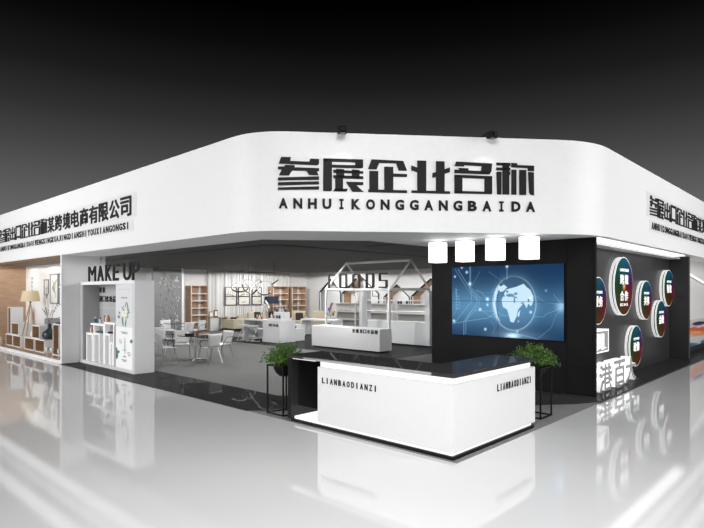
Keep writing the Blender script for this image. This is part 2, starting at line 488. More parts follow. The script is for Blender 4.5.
# right end wall with four house-shaped recesses
HS = [(23.7, 21.88, 22.72, 2.0, 2.78), (21.82, 19.02, 20.45, 1.92, 3.0), (18.69, 16.95, 17.80, 1.75, 2.42), (16.86, 14.4, 15.66, 1.80, 2.70)]
cu = bpy.data.curves.new('wall_right', 'CURVE'); cu.dimensions = '2D'; cu.fill_mode = 'BOTH'; cu.extrude = .03
def spl(pts):
    s = cu.splines.new('POLY'); s.points.add(len(pts) - 1); s.use_cyclic_u = True
    for p, q in zip(s.points, pts): p.co = (q[0], q[1], 0, 1)
spl([(7.2, 0), (24.9, 0), (24.9, 3.17), (7.2, 3.17)])
for (yl, yr, yp, zs, zp) in HS: spl([(yr, .1), (yl, .1), (yl, zs), (yp, zp), (yr, zs)])
ob = bpy.data.objects.new('tmp', cu); C.objects.link(ob); bpy.context.view_layer.update()
me0 = ob.to_mesh()
m = MB(); m.add([(22.43 + v.co.z, v.co.x, v.co.y) for v in me0.vertices], [tuple(p.vertices) for p in me0.polygons])
ob.to_mesh_clear(); bpy.data.objects.remove(ob); bpy.data.curves.remove(cu)
struct('wall_right', m, wallm)
struct('wall_right_back', MB().box(23.1, 23.2, 7.2, 25.1, 0, 3.17), white)
for i, (yl, yr, yp, zs, zp) in enumerate(HS):
    # wooden lining, black rim and white outer rim of each recess
    P = [(yr, .1), (yl, .1), (yl, zs), (yp, zp), (yr, zs)]
    def shrink(P, d):
        cx = (P[0][0] + P[1][0]) / 2; cz = (.1 + P[2][1]) / 2; out = []
        for (y, z) in P:
            out.append((y - math.copysign(d, y - cx) if abs(y - P[3][0]) > 1e-6 else y, z + d if z < .2 else z - d * (1.35 if abs(y - P[3][0]) < 1e-6 else .4)))
        return out
    def ringmesh(P, Q, x0, x1):
        m = MB(); n = 5
        vs = [(x0, *p) for p in P] + [(x0, *p) for p in Q] + [(x1, *p) for p in P] + [(x1, *p) for p in Q]
        fs = []
        for a in range(n):
            b_ = (a + 1) % n
            fs += [(a, b_, n + b_, n + a), (2 * n + a, 2 * n + b_, 3 * n + b_, 3 * n + a), (a, b_, 2 * n + b_, 2 * n + a), (n + a, n + b_, 3 * n + b_, 3 * n + a)]
        return m.add(vs, fs)
    struct('trim_%d' % (2 * i + 1), ringmesh(shrink(P, -.07), P, 22.37, 22.46), white)
    struct('trim_%d' % (2 * i + 2), ringmesh(P, shrink(P, .06), 22.36, 22.47), blackm)
    if i: struct('niche_lining', ringmesh(shrink(P, .0), shrink(P, .03), 22.47, 23.1), wood)
for i, (yl, yr, yp, zs, zp) in enumerate(HS):
    spot('recess_spot', (22.62, yp, zp - .35), 9)  # unseen bare spot inside each recess, no fixture modelled
# vertical-board panelling on the back wall
m = MB(); y = 15.6
while y < 20.95:
    wd = random.choice((.05, .07, .09, .12)); m.box(y, min(y + wd, 20.97), 24.83 + random.choice((0, .015, .03)), 24.9, .05, 3.05); y += wd + random.choice((.015, .03, .05))
struct('wall_panelling', m, wallm)
struct('wall_panelling_groove', MB().box(15.58, 20.97, 24.885, 24.9, .05, 3.05), rackm)
m = MB(); m.box(15.5, 15.58, 24.78, 24.9, 0, 3.1); m.box(20.97, 21.03, 24.78, 24.9, 0, 3.1); m.box(15.5, 21.03, 24.78, 24.9, 3.05, 3.1)
struct('trim_panelling', m, walld)

# ================================================================== SIGNS
GL = {
 '参': ((42, 105, 612, 560), [[(85,105),(220,105),(210,157),(475,162),(490,118),(612,120),(612,185),(590,208),(52,195)],
   [(42,238),(125,238),(140,213),(275,216),(270,245),(612,248),(612,290),(580,292),(605,345),(475,345),(435,288),(240,288),(195,358),(55,358),(95,275),(42,275)],
   [(42,390),(612,362),(612,410),(42,428)], [(42,455),(612,432),(612,472),(42,498)], [(42,528),(612,500),(612,545),(42,560)]]),
 '展': ((42, 98, 612, 550), [[(45,98),(598,100),(598,140),(45,140)], [(488,130),(598,130),(598,215),(488,215)], [(150,183),(598,183),(575,222),(150,222)], [(45,98),(165,98),(165,530),(150,548),(42,548)],
   [(183,252),(600,265),(600,297),(183,292)], [(183,328),(600,334),(600,372),(183,368)], [(222,240),(335,243),(335,370),(222,368)], [(440,243),(548,247),(548,372),(440,370)], [(210,365),(318,365),(318,550),(210,550)],
   [(205,515),(385,512),(370,550),(180,550)], [(358,415),(600,415),(600,455),(500,458),(605,550),(450,550)]]),
 '企': ((40, 68, 582, 525), [[(88,68),(530,80),(582,215),(465,213),(430,115),(195,115),(160,205),(40,205)], [(58,228),(182,228),(182,490),(58,490)], [(265,165),(390,165),(390,490),(265,490)], [(390,258),(582,262),(582,302),(390,300)], [(42,485),(582,488),(582,525),(42,522)]]),
 '业': ((45, 68, 582, 525), [[(125,70),(250,70),(250,490),(125,490)], [(385,73),(505,73),(505,490),(385,490)], [(45,140),(126,168),(126,235),(45,205)], [(335,240),(386,222),(386,290),(335,305)], [(504,182),(580,155),(580,218),(504,245)], [(45,485),(582,488),(582,522),(45,518)]]),
 '名': ((58, 58, 582, 500), [[(82,58),(582,72),(577,118),(195,105),(192,122),(60,122)], [(438,110),(578,112),(572,180),(545,225),(415,222)], [(58,170),(420,182),(545,190),(545,225),(58,218)], [(115,145),(248,148),(258,185),(130,180)],
   [(58,240),(582,248),(582,290),(58,278)], [(58,462),(582,468),(582,490),(570,500),(58,497)], [(58,250),(168,250),(168,490),(58,490)], [(475,250),(582,250),(582,490),(475,490)]]),
 '称': ((85, 45, 608, 490), [[(85,45),(280,48),(280,84),(85,82)], [(85,112),(278,114),(278,152),(85,150)], [(168,45),(262,45),(262,485),(168,485)], [(85,180),(100,170),(155,170),(155,485),(95,485)], [(255,165),(276,165),(276,215),(255,205)],
   [(292,45),(372,47),(372,72),(608,75),(608,112),(292,105)], [(518,100),(608,100),(608,150),(522,150)], [(292,138),(362,138),(362,485),(292,485)], [(402,138),(498,138),(498,485),(402,485)], [(525,165),(605,168),(608,490),(560,480),(540,450)]]),
}
def put_glyph(mb, ch, P, U, N, wdt, hgt, depth):
    """block character of the hand-cut alphabet; other characters come from the type face"""
    if ch not in GL: return put_text(mb, ch, P, U, N, wdt, hgt, depth, .034)
    (x0, y0, x1, y1), polys = GL[ch]
    P = Vector(P); U = Vector(U).normalized(); N = Vector(N).normalized()
    for q in polys:
        pts = [P + U * ((x - x0) / (x1 - x0) * wdt) + Vector((0, 0, 1)) * ((y1 - y) / (y1 - y0) * hgt) for x, y in q]
        mb.sweep(pts, N * depth)
    return mb

# front sign on the chamfer
c0 = Vector((5.84, 7.14, 0)); c1 = Vector((9.72, 3.81, 0))
cu_ = (c1 - c0).normalized(); cn = Vector((cu_.y, -cu_.x, 0))          # points out to the visitor
if cn.dot(-c0) < 0: cn = -cn
ext = None
def chamfer(px, py):
    d = Vector(ray(px, py)); base = Vector((5.98, 7.02, 0)); kk = base.dot(cn) / Vector((d.x, d.y, 0)).dot(cn)
    p = Vector((0, 0, H)) + d * kk
    return (Vector((p.x, p.y, 0)) - base).dot(cu_), p.z, base
def cpt(s_, z, base): return base + cu_ * s_ + Vector((0, 0, z))
org = {'参': (275, 150), '展': (320, 152), '企': (365, 155), '业': (408, 156), '名': (450, 158), '称': (490, 160)}
s0, zb, base = chamfer(278, 190); sg = thing('fascia_sign', 'large six-character black sign with wide-spaced Latin line on the front white fascia', 'sign', tuple(cpt(s0, zb, base)))
for ch in '参展企业名称':
    (x0, y0, x1, y1), _ = GL[ch]; ox, oy = org[ch]; f = 13.9
    sa, za, _b = chamfer(ox + x0 / f, oy + y1 / f); sb, zb2, _b = chamfer(ox + x1 / f, oy + y0 / f)
    _, zc, _b = chamfer(ox + x1 / f, oy + y1 / f); _, zd, _b = chamfer(ox + x0 / f, oy + y0 / f)
    lo = (za + zc) / 2; hi = (zb2 + zd) / 2
    put_glyph(MB(), ch, cpt(sa, lo, base) + cn * .004, cu_, cn, sb - sa, hi - lo, .015).build('character', blackm, sg)
txt = 'ANHUIKONGGANGBAIDA'
for i, ch in enumerate(txt):
    px = 283.3 + (530.3 - 283.3) * i / 17.0; wpx = 4.2 if ch == 'I' else 9.0
    sa, za, _b = chamfer(px - wpx / 2, 208.4 + 3.6 * i / 17); sb, zb2, _b = chamfer(px + wpx / 2, 198.2 + 3.6 * i / 17)
    m = MB(); P = cpt(sa, za, base) + cn * .004; wd, hg = sb - sa, zb2 - za
    if ch == 'I':                                  # a serifed I
        for (u0, u1, v0, v1) in ((.29, .71, 0, 1), (0, 1, 0, .19), (0, 1, .81, 1)):
            m.sweep([P + cu_ * (u * wd) + Vector((0, 0, v * hg)) for u, v in ((u0, v0), (u1, v0), (u1, v1), (u0, v1))], cn * .012)
    else: put_text(m, ch, P, cu_, cn, wd, hg, .012, .048)
    m.build('letter', blackm, sg)

def long_sign(label, P0, U, N, length, zlo, zhi, plo, phi, latin_shift, latin_len):
    sgn = thing('fascia_sign', label, 'sign', tuple(Vector(P0) + Vector((0, 0, zlo))))
    U = Vector(U); N = Vector(N); s_ = '参展出口企业名称某跨境电商有限公司'
    pitch = length / len(s_)
    for i, ch in enumerate(s_):
        p = Vector(P0) + U * (pitch * i) + Vector((0, 0, zlo)) + N * .006
        put_glyph(MB(), ch, p, U, N, pitch * .93, zhi - zlo, .012).build('character', blackm, sgn)
    t_ = 'ANHUIKONGGANGBAIDAQIWENGSINGKUAJINGDIANSHIYOUXIANGONGSI'
    q = Vector(P0) + U * latin_shift + N * .006; lp_ = latin_len / len(t_)
    letters(sgn, blackm, [(ch, q + U * (lp_ * i + (lp_ * .24 if ch == 'I' else 0)) + Vector((0, 0, plo)), U, N, lp_ * (.24 if ch == 'I' else .80), phi - plo, .01, .032) for i, ch in enumerate(t_)])
    # white raised backing boards behind the lettering
    k_ = MB()
    z0, z1 = zlo - .05, zhi + .06
    p = Vector(P0) - U * .22
    k_.sweep([p + Vector((0, 0, z0)), p + U * (length + .4) + Vector((0, 0, z0)), p + U * (length + .4) + Vector((0, 0, z1)), p + Vector((0, 0, z1))], N * .006)
    p2 = Vector(P0) + U * (latin_shift - .15)
    k_.sweep([p2 + Vector((0, 0, plo - .05)), p2 + U * (latin_len + .3) + Vector((0, 0, plo - .05)), p2 + U * (latin_len + .3) + Vector((0, 0, phi + .05)), p2 + Vector((0, 0, phi + .05))], N * .006)
    k_.build('backing_board', white, sgn)
long_sign('long black company-name sign on the white fascia above the wood alcove', (5.5, 22.12, 0), (0, -1, 0), (-1, 0, 0), 10.26, 3.71, 4.16, 3.415, 3.575, .05, 10.10)
long_sign('long black company-name sign on the fascia above the round niche signs', (13.45, 3.5, 0), (1, 0, 0), (0, -1, 0), 10.26, 3.73, 4.17, 3.42, 3.58, .15, 10.0)

# two spotlights on top of the fascia
def fascia_spot(px, turn, label):
    s_, z, base = chamfer(px, 136)
    p = cpt(s_, 4.7, base)
    t_ = thing('spotlight', label, 'spotlight', tuple(p + Vector((0, 0, -.0))), math.atan2(cu_.y, cu_.x), 'spotlights on the fascia')
    MB().tube([(0, .1, 0), (0, .1, .05), (0, -.15, .045)], .012).build('bracket', blacks, t_, local=True)
    h = MB(); h.box(-.075, .075, -.24, -.10, -.055, .055); h.box(-.05, .05, -.265, -.24, -.04, .04)
    ho = h.build('housing', blacks, t_, bevel=.012, local=True); ho.rotation_euler = (0, 0, turn)
    hd = MB(); hd.box(-.045, .045, -.22, -.13, -.06, -.055); hd.build('lens', darkglass, t_, local=True).rotation_euler = (0, 0, turn)
    q = p + cn * .34 + Vector((0, 0, -.10))
    spot('fascia_spot', tuple(q), 2.2, target=tuple(q - cn * .22 - Vector((0, 0, .8))), angle=84, blend=.25)
fascia_spot(341.5, .0, 'small black spotlight on the fascia edge above the second big character')
fascia_spot(484.5, .5, 'small black spotlight tilted sideways on the fascia edge above the fifth big character')

# ================================================================== VIDEO WALL
def screen_image():
    hh, ww = 150, 250
    im = canvas(hh, ww, (0, 0, 0)); u, v = uv(im)
    mid = np.exp(-((v - .42) / .26) ** 2)
    side = .35 + .65 * np.exp(-((u - .22) / .34) ** 2) + .30 * np.exp(-((u - 1.0) / .12) ** 2) + .55 * np.exp(-((u - .62) / .2) ** 2)
    k = np.clip(mid * side, 0, 1.1)[..., None]
    im[:] = np.array(rgb(2, 48, 86)[:3]) * (1 - k * .85) + np.array(rgb(92, 146, 186)[:3]) * k * .85
    L = rgb(150, 200, 228)[:3]
    for pts, wd, al in [
        ([(.03,.97),(.18,.62),(.27,.50)], .0028, .5), ([(.06,.97),(.19,.66),(.2,.5),(.02,.16)], .003, .6), ([(.18,1),(.18,.68),(.25,.55),(.25,.46),(.12,.2),(.12,0)], .003, .7),
        ([(.19,1),(.19,.7),(.28,.54),(.27,.44),(.14,.2),(.14,.02)], .0028, .55), ([(.28,.93),(.2,.72)], .0025, .35), ([(.04,.7),(.04,.6),(.08,.5),(.08,.42),(.01,.28)], .0025, .4),
        ([(.24,.66),(.30,.62),(.36,.5)], .003, .55), ([(.30,.62),(.38,.62),(.41,.68),(.5,.68)], .0025, .35), ([(.0,.16),(.2,.22),(.35,.26),(.42,.33)], .004, .45),
        ([(.22,.36),(.42,.36),(.5,.30),(.62,.30)], .003, .6), ([(.3,.36),(.38,.28),(.47,.28)], .0028, .5), ([(.2,.36),(.14,.2)], .003, .5), ([(.4,.04),(.42,.14),(.38,.22)], .0025, .35),
        ([(.53,.98),(.53,.8)], .0028, .6), ([(.36,.92),(.47,.8),(.52,.68)], .0025, .3), ([(.76,.3),(.84,.3),(.86,.34),(.98,.42)], .0028, .45), ([(.8,.02),(.9,.16),(.94,.34),(.99,.4)], .0025, .35),
        ([(.5,.0),(.6,.06),(.72,.03),(.8,0)], .003, .5), ([(.78,.58),(.85,.5),(1,.46)], .0025, .4), ([(.92,.6),(.99,.46)], .0025, .45)]:
        line(im, pts, L, wd * .62, al)
    for j in range(7):
        glow(im, .045, .66 - .045 * j, .007, L, .5)
        if j > 1: glow(im, .066, .66 - .045 * j, .005, L, .4)
    # globe
    gx, gy, gr = .588, .475, .19
    ra = .37
    du = (u - gx) / gr; dv = (v - gy) / ra; q = np.sqrt(du ** 2 + dv ** 2)
    ins = q < 1
    rim = np.exp(-((q - 1) / .022) ** 2) * np.clip(.45 + .55 * np.abs(du) - .25 * dv, .15, 1)
    im += (rim * .30)[..., None] * np.array((.75, .95, 1.0))
    halo = np.exp(-np.clip(q - 1, 0, 9) / .12) * (~ins); im += (halo * .10)[..., None] * np.array((.4, .75, 1.0))
    im[ins] += (np.clip(q[ins] - .35, 0, 1) * .06)[..., None] * np.array((.5, .85, 1.0))
    cont = [
      [(-.56,.10),(-.50,.24),(-.15,.27),(.14,.19),(.32,0),(.44,0),(.20,-.24),(.14,-.48),(0,-.71),(-.15,-.68),(-.24,-.38),(-.30,-.24),(-.50,-.14)],
      [(-.45,.36),(-.33,.52),(.14,.62),(.45,.72),(.6,.6),(.75,.5),(.9,.25),(.9,.10),(.79,-.10),(.67,0),(.59,-.17),(.44,.05),(.26,0),(.14,.24),(-.15,.30),(-.38,.24)],
      [(-.72,.58),(-.45,.70),(-.30,.60),(-.45,.46),(-.62,.42)],
      [(-.98,.02),(-.9,.4),(-.72,.72),(-.62,.62),(-.80,.3),(-.86,-.02),(-.78,-.45),(-.62,-.72),(-.80,-.56),(-.95,-.2)],
      [(.20,-.35),(.30,-.25),(.26,-.48),(.19,-.50)]]
    for c in cont:
        polyfill(im, [(gx + a * gr, gy + b_ * ra) for a, b_ in c], rgb(206, 235, 252)[:3], .92)
    for (a, b_, rx, ry) in ((-.16, .30, .16, .05), (.1, .36, .07, .04), (.04, .12, .03, .1), (.68, .12, .04, .05), (-.30, .44, .05, .04)):
        ellipse(im, gx + a * gr, gy + b_ * ra, rx * gr, ry * ra, rgb(90, 140, 175)[:3], 0, .4)
    for (a, b_, r_, s_) in ((.03,.86,.012,.9), (.10,.99,.012,.8), (.15,.92,.014,1), (.18,.75,.018,1.1), (.35,.53,.018,1.1), (.35,.45,.014,.8), (.28,.38,.016,.9), (.02,.2,.016,1), (.33,.10,.014,1),
                        (.53,.985,.014,1), (.735,.36,.014,.9), (.73,.55,.012,.8), (.62,.09,.012,.6), (.63,.23,.01,.5), (.98,.44,.05,.45), (.86,.65,.012,.35)):
        glow(im, a, b_, r_ * .72, (.55, .8, 1.0), s_)
    q2 = ((u - .58) / .05) ** 2 + ((v - .03) / .03) ** 2; im += np.exp(-q2)[..., None] * np.array((.6, .85, 1)) * 1.0
    q3 = ((u - .60) / .2) ** 2 + ((v - .03) / .07) ** 2; im += (np.exp(-q3) * .18)[..., None] * np.array((.6, .85, 1))
    return np.clip(im, 0, 1.0)
YL, YR, ZL, ZH = 6.77, 4.23, 1.045, 2.56
vw = thing('video_screen', 'large blue lit video wall of four panels showing a globe', 'screen', (10.5, YR, ZL))
img = screen_image()
for a in (0, 1):
    for b_ in (0, 1):
        u0, u1 = (0, .448) if a == 0 else (.448, 1); v0, v1 = (0, .5) if b_ == 0 else (.5, 1)
        ya, yb = YL - (YL - YR) * u0 - .004, YL - (YL - YR) * u1 + .004
        za, zb_ = ZL + (ZH - ZL) * v0 + .004, ZL + (ZH - ZL) * v1 - .004
        pn = MB().box(10.506, 10.541, yb - .004, ya + .004, za - .004, zb_ + .004).build('panel', blackm, vw)
        sub = img[int(v0 * 150):int(v1 * 150), int(u0 * 250):int(u1 * 250)]
        picture_grid('display', (10.5, ya, za), (0, yb - ya, 0), (0, 0, zb_ - za), sub, painte, pn).location = (0, 0, 0)

# four lanterns under the fascia
for (x, y, lab) in ((9.12, 6.21, 'leftmost'), (9.19, 5.63, 'second from left'), (9.15, 4.96, 'third from left'), (9.25, 4.35, 'rightmost, nearest the round niche signs')):
    t_ = thing('lantern', 'glowing white box lantern under the fascia, ' + lab + ' of four', 'lantern', (x, y, 2.585), 0, 'lanterns under the fascia')
    MB().box(-.135, .135, -.135, .135, 0, .40).build('lamp_shade', lampm, t_, bevel=.01, local=True)
    MB().box(-.05, .05, -.05, .05, .40, .445).build('ceiling_mount', white, t_, local=True)

# ================================================================== RECEPTION COUNTER
rc = thing('reception_counter', 'black and white L-shaped reception counter with glowing edges at the corner', 'counter', (5.5, 3.53, 0.008))
top = [(5.47, 3.5), (7.68, 3.5), (7.68, 4.18), (6.19, 4.18), (6.19, 6.5), (5.47, 6.5)]
m = MB(); m.prism(top, .985, 1.03); m.build('countertop', black, rc, bevel=.004)
m = MB(); m.prism([(5.5, 3.53), (7.66, 3.53), (7.66, 4.15), (6.16, 4.15), (6.16, 6.46), (5.5, 6.46)], .008, .05); m.build('plinth', darkwall, rc)
m = MB(); m.prism([(5.53, 3.56), (7.63, 3.56), (7.63, 4.1), (6.1, 4.1), (6.1, 6.41), (5.53, 6.41)], .05, .088); m.build('base_light', led, rc)
m = MB(); m.prism([(5.5, 3.53), (7.7, 3.53), (7.7, 4.12), (6.12, 4.12), (6.12, 5.86), (5.5, 5.86)], .088, .90); m.build('body', white, rc, bevel=.004)
m = MB(); m.prism([(5.54, 3.57), (7.62, 3.57), (7.62, 4.08), (6.08, 4.08), (6.08, 5.84), (5.54, 5.84)], .90, .985); m.build('edge_light', led, rc)
m = MB(); m.box(5.47, 6.19, 6.42, 6.5, .05, .985); m.build('end_panel', endm, rc)
m = MB(); m.box(5.49, 5.51, 5.9, 6.41, .974, .984); m.build('top_light', led, rc)
m = MB(); m.box(6.1, 6.16, 5.87, 6.41, .088, .985); m.build('back_panel', endm, rc)
t_ = 'LIANBAODIANZI'
letters(rc, blackm, [(ch, (5.5, 5.76 - 1.0 * i / 12 + (0 if ch != 'I' else -.015), .672), (0, -1, 0), (-1, 0, 0), .016 if ch == 'I' else .052, .082, .008, .02) for i, ch in enumerate(t_)])
letters(rc, blackm, [(ch, (6.56 + .95 * i / 12 + (0 if ch != 'I' else .014), 3.53, .685), (1, 0, 0), (0, -1, 0), .016 if ch == 'I' else .05, .095, .008, .02) for i, ch in enumerate(t_)])

# ================================================================== PLANTERS
def planter(label, x0, y0, s_=.40):
    t_ = thing('planter', label, 'planter', (x0 + s_ / 2, y0 + s_ / 2, .008), 0, 'planters beside the reception counter')
    h = s_ / 2; b = .011; zt = .79
    for z in (.012, zt):
        fr = MB(); fr.box(-h, h, -h - b, -h + b, z - b, z + b); fr.box(-h, h, h - b, h + b, z - b, z + b)
        fr.box(-h - b, -h + b, -h, h, z - b, z + b); fr.box(h - b, h + b, -h, h, z - b, z + b)
        fr.build('frame_ring', blacks, t_, local=True)
    for sx_ in (-1, 1):
        for sy_ in (-1, 1):
            MB().box(sx_ * h - b, sx_ * h + b, sy_ * h - b, sy_ * h + b, 0, zt + b).build('leg', blacks, t_, local=True)
    MB().lathe([(.02, .60), (.09, .615), (.15, .67), (.185, .74), (.195, .80), (.18, .80), (.165, .75)], n=24).build('bowl', blacks, t_, smooth=True, local=True)
    fo = MB(); st = MB()
    for i in range(230):
        a = random.uniform(0, 2 * math.pi); lean = random.uniform(.05, 1.0) ** .7
        R = .36 * lean * random.uniform(.8, 1.2); hz = .27 * (1 - .8 * lean ** 2) + random.uniform(-.07, .10)
        p0 = Vector((.1 * math.cos(a) * lean, .1 * math.sin(a) * lean, .77))
        p2 = Vector((R * math.cos(a), R * math.sin(a), .80 + hz)); p1 = (p0 + p2) / 2 + Vector((0, 0, .09))
        pts = [p0 * (1 - q) ** 2 + p1 * 2 * q * (1 - q) + p2 * q * q for q in (0, .25, .5, .75, 1)]
        st.tube(pts, .0022, 3)
        for k_ in range(16):
            q = random.uniform(.3, 1.05); c = p0 * (1 - q) ** 2 + p1 * 2 * q * (1 - q) + p2 * q * q
            d = Vector((random.gauss(0, 1), random.gauss(0, 1), random.gauss(0, .7) + .3)).normalized()
            l = random.uniform(.016, .042); sd = d.cross(Vector((random.random(), random.random(), .3))).normalized() * l * .3
            c = c + d * .012
            fo.add([c, c + d * l * .5 + sd, c + d * l, c + d * l * .5 - sd], [(0, 1, 2, 3)])
    fo.build('foliage', plantm, t_, local=True); st.build('stems', stemm, t_, local=True)
    return t_
planter('bushy green plant in a black bowl stand left of the counter', 5.60, 6.77)
planter('bushy green plant in a black bowl stand at the counter\'s right end', 8.22, 3.68)

# ================================================================== NICHE: ROUND SIGNS AND BLOCK LETTERS
def badge(label, x, z, rad, big, lines):
    t_ = thing('round_sign', label, 'sign', (x, 4.2, z), 0, 'round rainbow signs in the niche')
    m = MB(); n = 48
    ri = [(rad * math.cos(2 * math.pi * i / n), 0, rad * math.sin(2 * math.pi * i / n)) for i in range(n)]
    m.sweep([(a[0], -.005, a[2]) for a in ri], (0, -.055, 0)); m.build('light_rim', litrim, t_, local=True)
    m = MB(); m.sweep([(a[0] * .95, -.06, a[2] * .95) for a in ri], (0, -.03, 0)); m.build('spacer', blackm, t_, local=True)
    m = MB(); m.sweep([(a[0] * 1.0, -.09, a[2] * 1.0) for a in ri], (0, -.035, 0)); m.build('face_rim', litrim, t_, local=True)
    # rainbow face
    vs = [(0, -.128, 0)]; cols = [(.9, .5, .12)]
    key = [(90, (0, .09, .12)), (40, (.01, .03, .13)), (10, (.09, .003, .05)), (-20, (.16, .006, .012)), (-60, (.10, .012, .006)), (-90, (.075, .028, .004)), (-135, (.045, .04, .004)), (-180, (.006, .05, .012)), (-235, (.0, .075, .065)), (-270, (0, .09, .12))]
    for kk in range(1, 8):
        for i in range(n):
            a = -i * 360 / n + 90; q = kk / 7
            for (a0, c0_), (a1, c1_) in zip(key[:-1], key[1:]):
                if a1 <= a <= a0:
                    f = (a0 - a) / (a0 - a1); c = [p * (1 - f) + w_ * f for p, w_ in zip(c0_, c1_)]
            b_ = .30 + .55 * q + (2.2 if kk == 1 else 0)
            vs.append((rad * .975 * q * math.cos(math.radians(a)), -.128, rad * .975 * q * math.sin(math.radians(a)))); cols.append([min(1, p * b_) for p in c])
    fs = [(0, 1 + i, 1 + (i + 1) % n) for i in range(n)]
    for kk in range(6):
        fs += [(1 + kk * n + i, 1 + (kk + 1) * n + i, 1 + (kk + 1) * n + (i + 1) % n, 1 + kk * n + (i + 1) % n) for i in range(n)]
    me = bpy.data.meshes.new('face'); me.from_pydata(vs, [], fs)
    ca = me.color_attributes.new('Col', 'FLOAT_COLOR', 'POINT')
    ca.data.foreach_set('color', [w_ for c in cols for w_ in (*c, 1)]); me.materials.append(MATS['badge_print'])
    o = bpy.data.objects.new('face', me); C.objects.link(o); o.parent = t_
    r_ = rad; W = MATS['badge_white']; U_, N_ = (1, 0, 0), (0, -1, 0)
    if big:
        for row, zz in (('跨境', .06), ('合作', -.50)):
            letters(o, W, [(ch, (r_ * (-.42 + .46 * i), -.128, r_ * zz), U_, N_, r_ * .38, r_ * .34, .008, .02) for i, ch in enumerate(row)])
        letters(o, W, [(ch, (r_ * (-.45 + .085 * i), -.128, r_ * .50), U_, N_, r_ * .07, r_ * .1, .006, .01) for i, ch in enumerate('Cooperation')])
        letters(o, W, [(ch, (r_ * (-.40 + .17 * i), -.128, -r_ * .68), U_, N_, r_ * .10, r_ * .1, .006, .01) for i, ch in enumerate('12345')])
    else:
        letters(o, W, [(ch, (r_ * (-.46 + .50 * i), -.128, -r_ * .26), U_, N_, r_ * .42, r_ * .46, .008, .02) for i, ch in enumerate(lines)])
        letters(o, W, [(ch, (r_ * (-.45 + .13 * i), -.128, r_ * .30), U_, N_, r_ * .11, r_ * .12, .006, .01) for i, ch in enumerate('Service')])
    return t_
mat('badge_print', (.1, .1, .1), .5, spec=.08, attr='base'); bpt = MATS['badge_print'].node_tree
bpt.nodes['Principled BSDF'].inputs['Emission Strength'].default_value = .12
bpt.links.new(bpt.nodes['Attribute'].outputs['Color'], bpt.nodes['Principled BSDF'].inputs['Emission Color'])
mat('badge_white', (.85, .85, .85), .5, emit=(1, 1, 1, 1), estr=.45, noise=.01)
badge('largest dark rainbow round sign with four white characters', 13.60, 2.135, .68, True, '')
badge('round rainbow sign partly hidden by the video wall edge', 11.92, 1.815, .50, False, '服务')
badge('medium round rainbow sign right of the largest one', 15.40, 1.79, .50, False, '共享')
badge('small high round rainbow sign beside the dark pier', 17.62, 2.11, .52, False, '物流')
badge('round rainbow sign below and left of the pier one, at mid height', 16.80, 1.26, .51, False, '金融')
badge('lowest round rainbow sign, just above the white block letters', 14.54, .675, .50, False, '政策')
for (x, ch, lab) in ((10.72, '空', 'first, mostly hidden behind the video wall'), (11.02, '港', 'with a water radical, beside the video wall edge'), (11.86, '百', 'second from the right'), (12.62, '大', 'rightmost, at the foot of the lowest round sign')):
    if ch == '空': continue
    t_ = thing('block_letter', 'glowing white block character on the plinth, ' + lab, 'letter', (x, 3.95, .03), 0, 'white block letters in the niche')
    m = MB(); put_text(m, ch, (0, 0, 0), (1, 0, 0), (0, -1, 0), .74, .54, .20, .03); m.build('body', litlet, t_, local=True)
    m = MB(); put_text(m, ch, (0, -.20, 0), (1, 0, 0), (0, -1, 0), .74, .54, .004, .03); m.build('face', letterf, t_, local=True)
t_ = thing('wall_letter', 'glowing white framed character box fixed to the niche above the block letters', 'letter', (10.98, 4.2, .78))
MB().box(0, .86, -.36, 0, 0, .46).build('body', litlet, t_, local=True)
MB().box(.03, .80, -.366, -.36, .03, .43).build('face', letterf, t_, local=True)
m = MB(); put_text(m, '阁', (.12, -.366, .06), (1, 0, 0), (0, -1, 0), .6, .34, .012, .03); m.build('character', litlet, t_, local=True)

# mural and light bar beyond the pier
im = canvas(60, 160, rgb(205, 203, 200)[:3]); u, v = uv(im)
def brush(c0, c1, w_, col, k_):
    for i in range(k_):
        f = random.random(); cx = c0[0] + (c1[0] - c0[0]) * f; cy = c0[1] + (c1[1] - c0[1]) * f + random.uniform(-.5, .5) * w_
        ellipse(im, cx, cy, random.uniform(.03, .10), random.uniform(.02, .06), [min(1, c * random.uniform(.85, 1.25)) for c in col], -.05, .5)
brush((.0, .92), (.5, .74), .05, rgb(206, 165, 190)[:3], 14)
brush((.0, .66), (1, .40), .18, rgb(216, 92, 26)[:3], 70); brush((.1, .50), (1, .30), .12, rgb(226, 150, 100)[:3], 30)
brush((.0, .10), (.32, .03), .10, rgb(62, 104, 150)[:3], 30); brush((.5, .05), (1, .05), .06, rgb(75, 120, 165)[:3], 12); brush((.42, .82), (.5, .80), .06, rgb(24, 28, 60)[:3], 8)
mu = thing('mural', 'abstract orange and blue brushstroke painting low on the white side wall', 'painting', (20.7, 4.195, .2))
MB().box(18.6, 26.5, 4.17, 4.195, .205, 1.08).build('canvas', paper, mu)
picture_grid('print', (18.6, 4.168, .20), (7.9, 0, 0), (0, 0, .88), im, paintd, mu).location = (0, 0, 0)
lb = thing('light_bar', 'slanted white LED bar on the wall beyond the pier', 'lamp', (20.5, 4.2, 2.4))
MB().tube([(18.9, 4.13, 2.75), (25.0, 4.13, 2.06)], .045, 4).build('diffuser', led, lb)
MB().tube([(18.9, 4.165, 2.75), (25.0, 4.165, 2.06)], .03, 4).build('housing', white, lb)

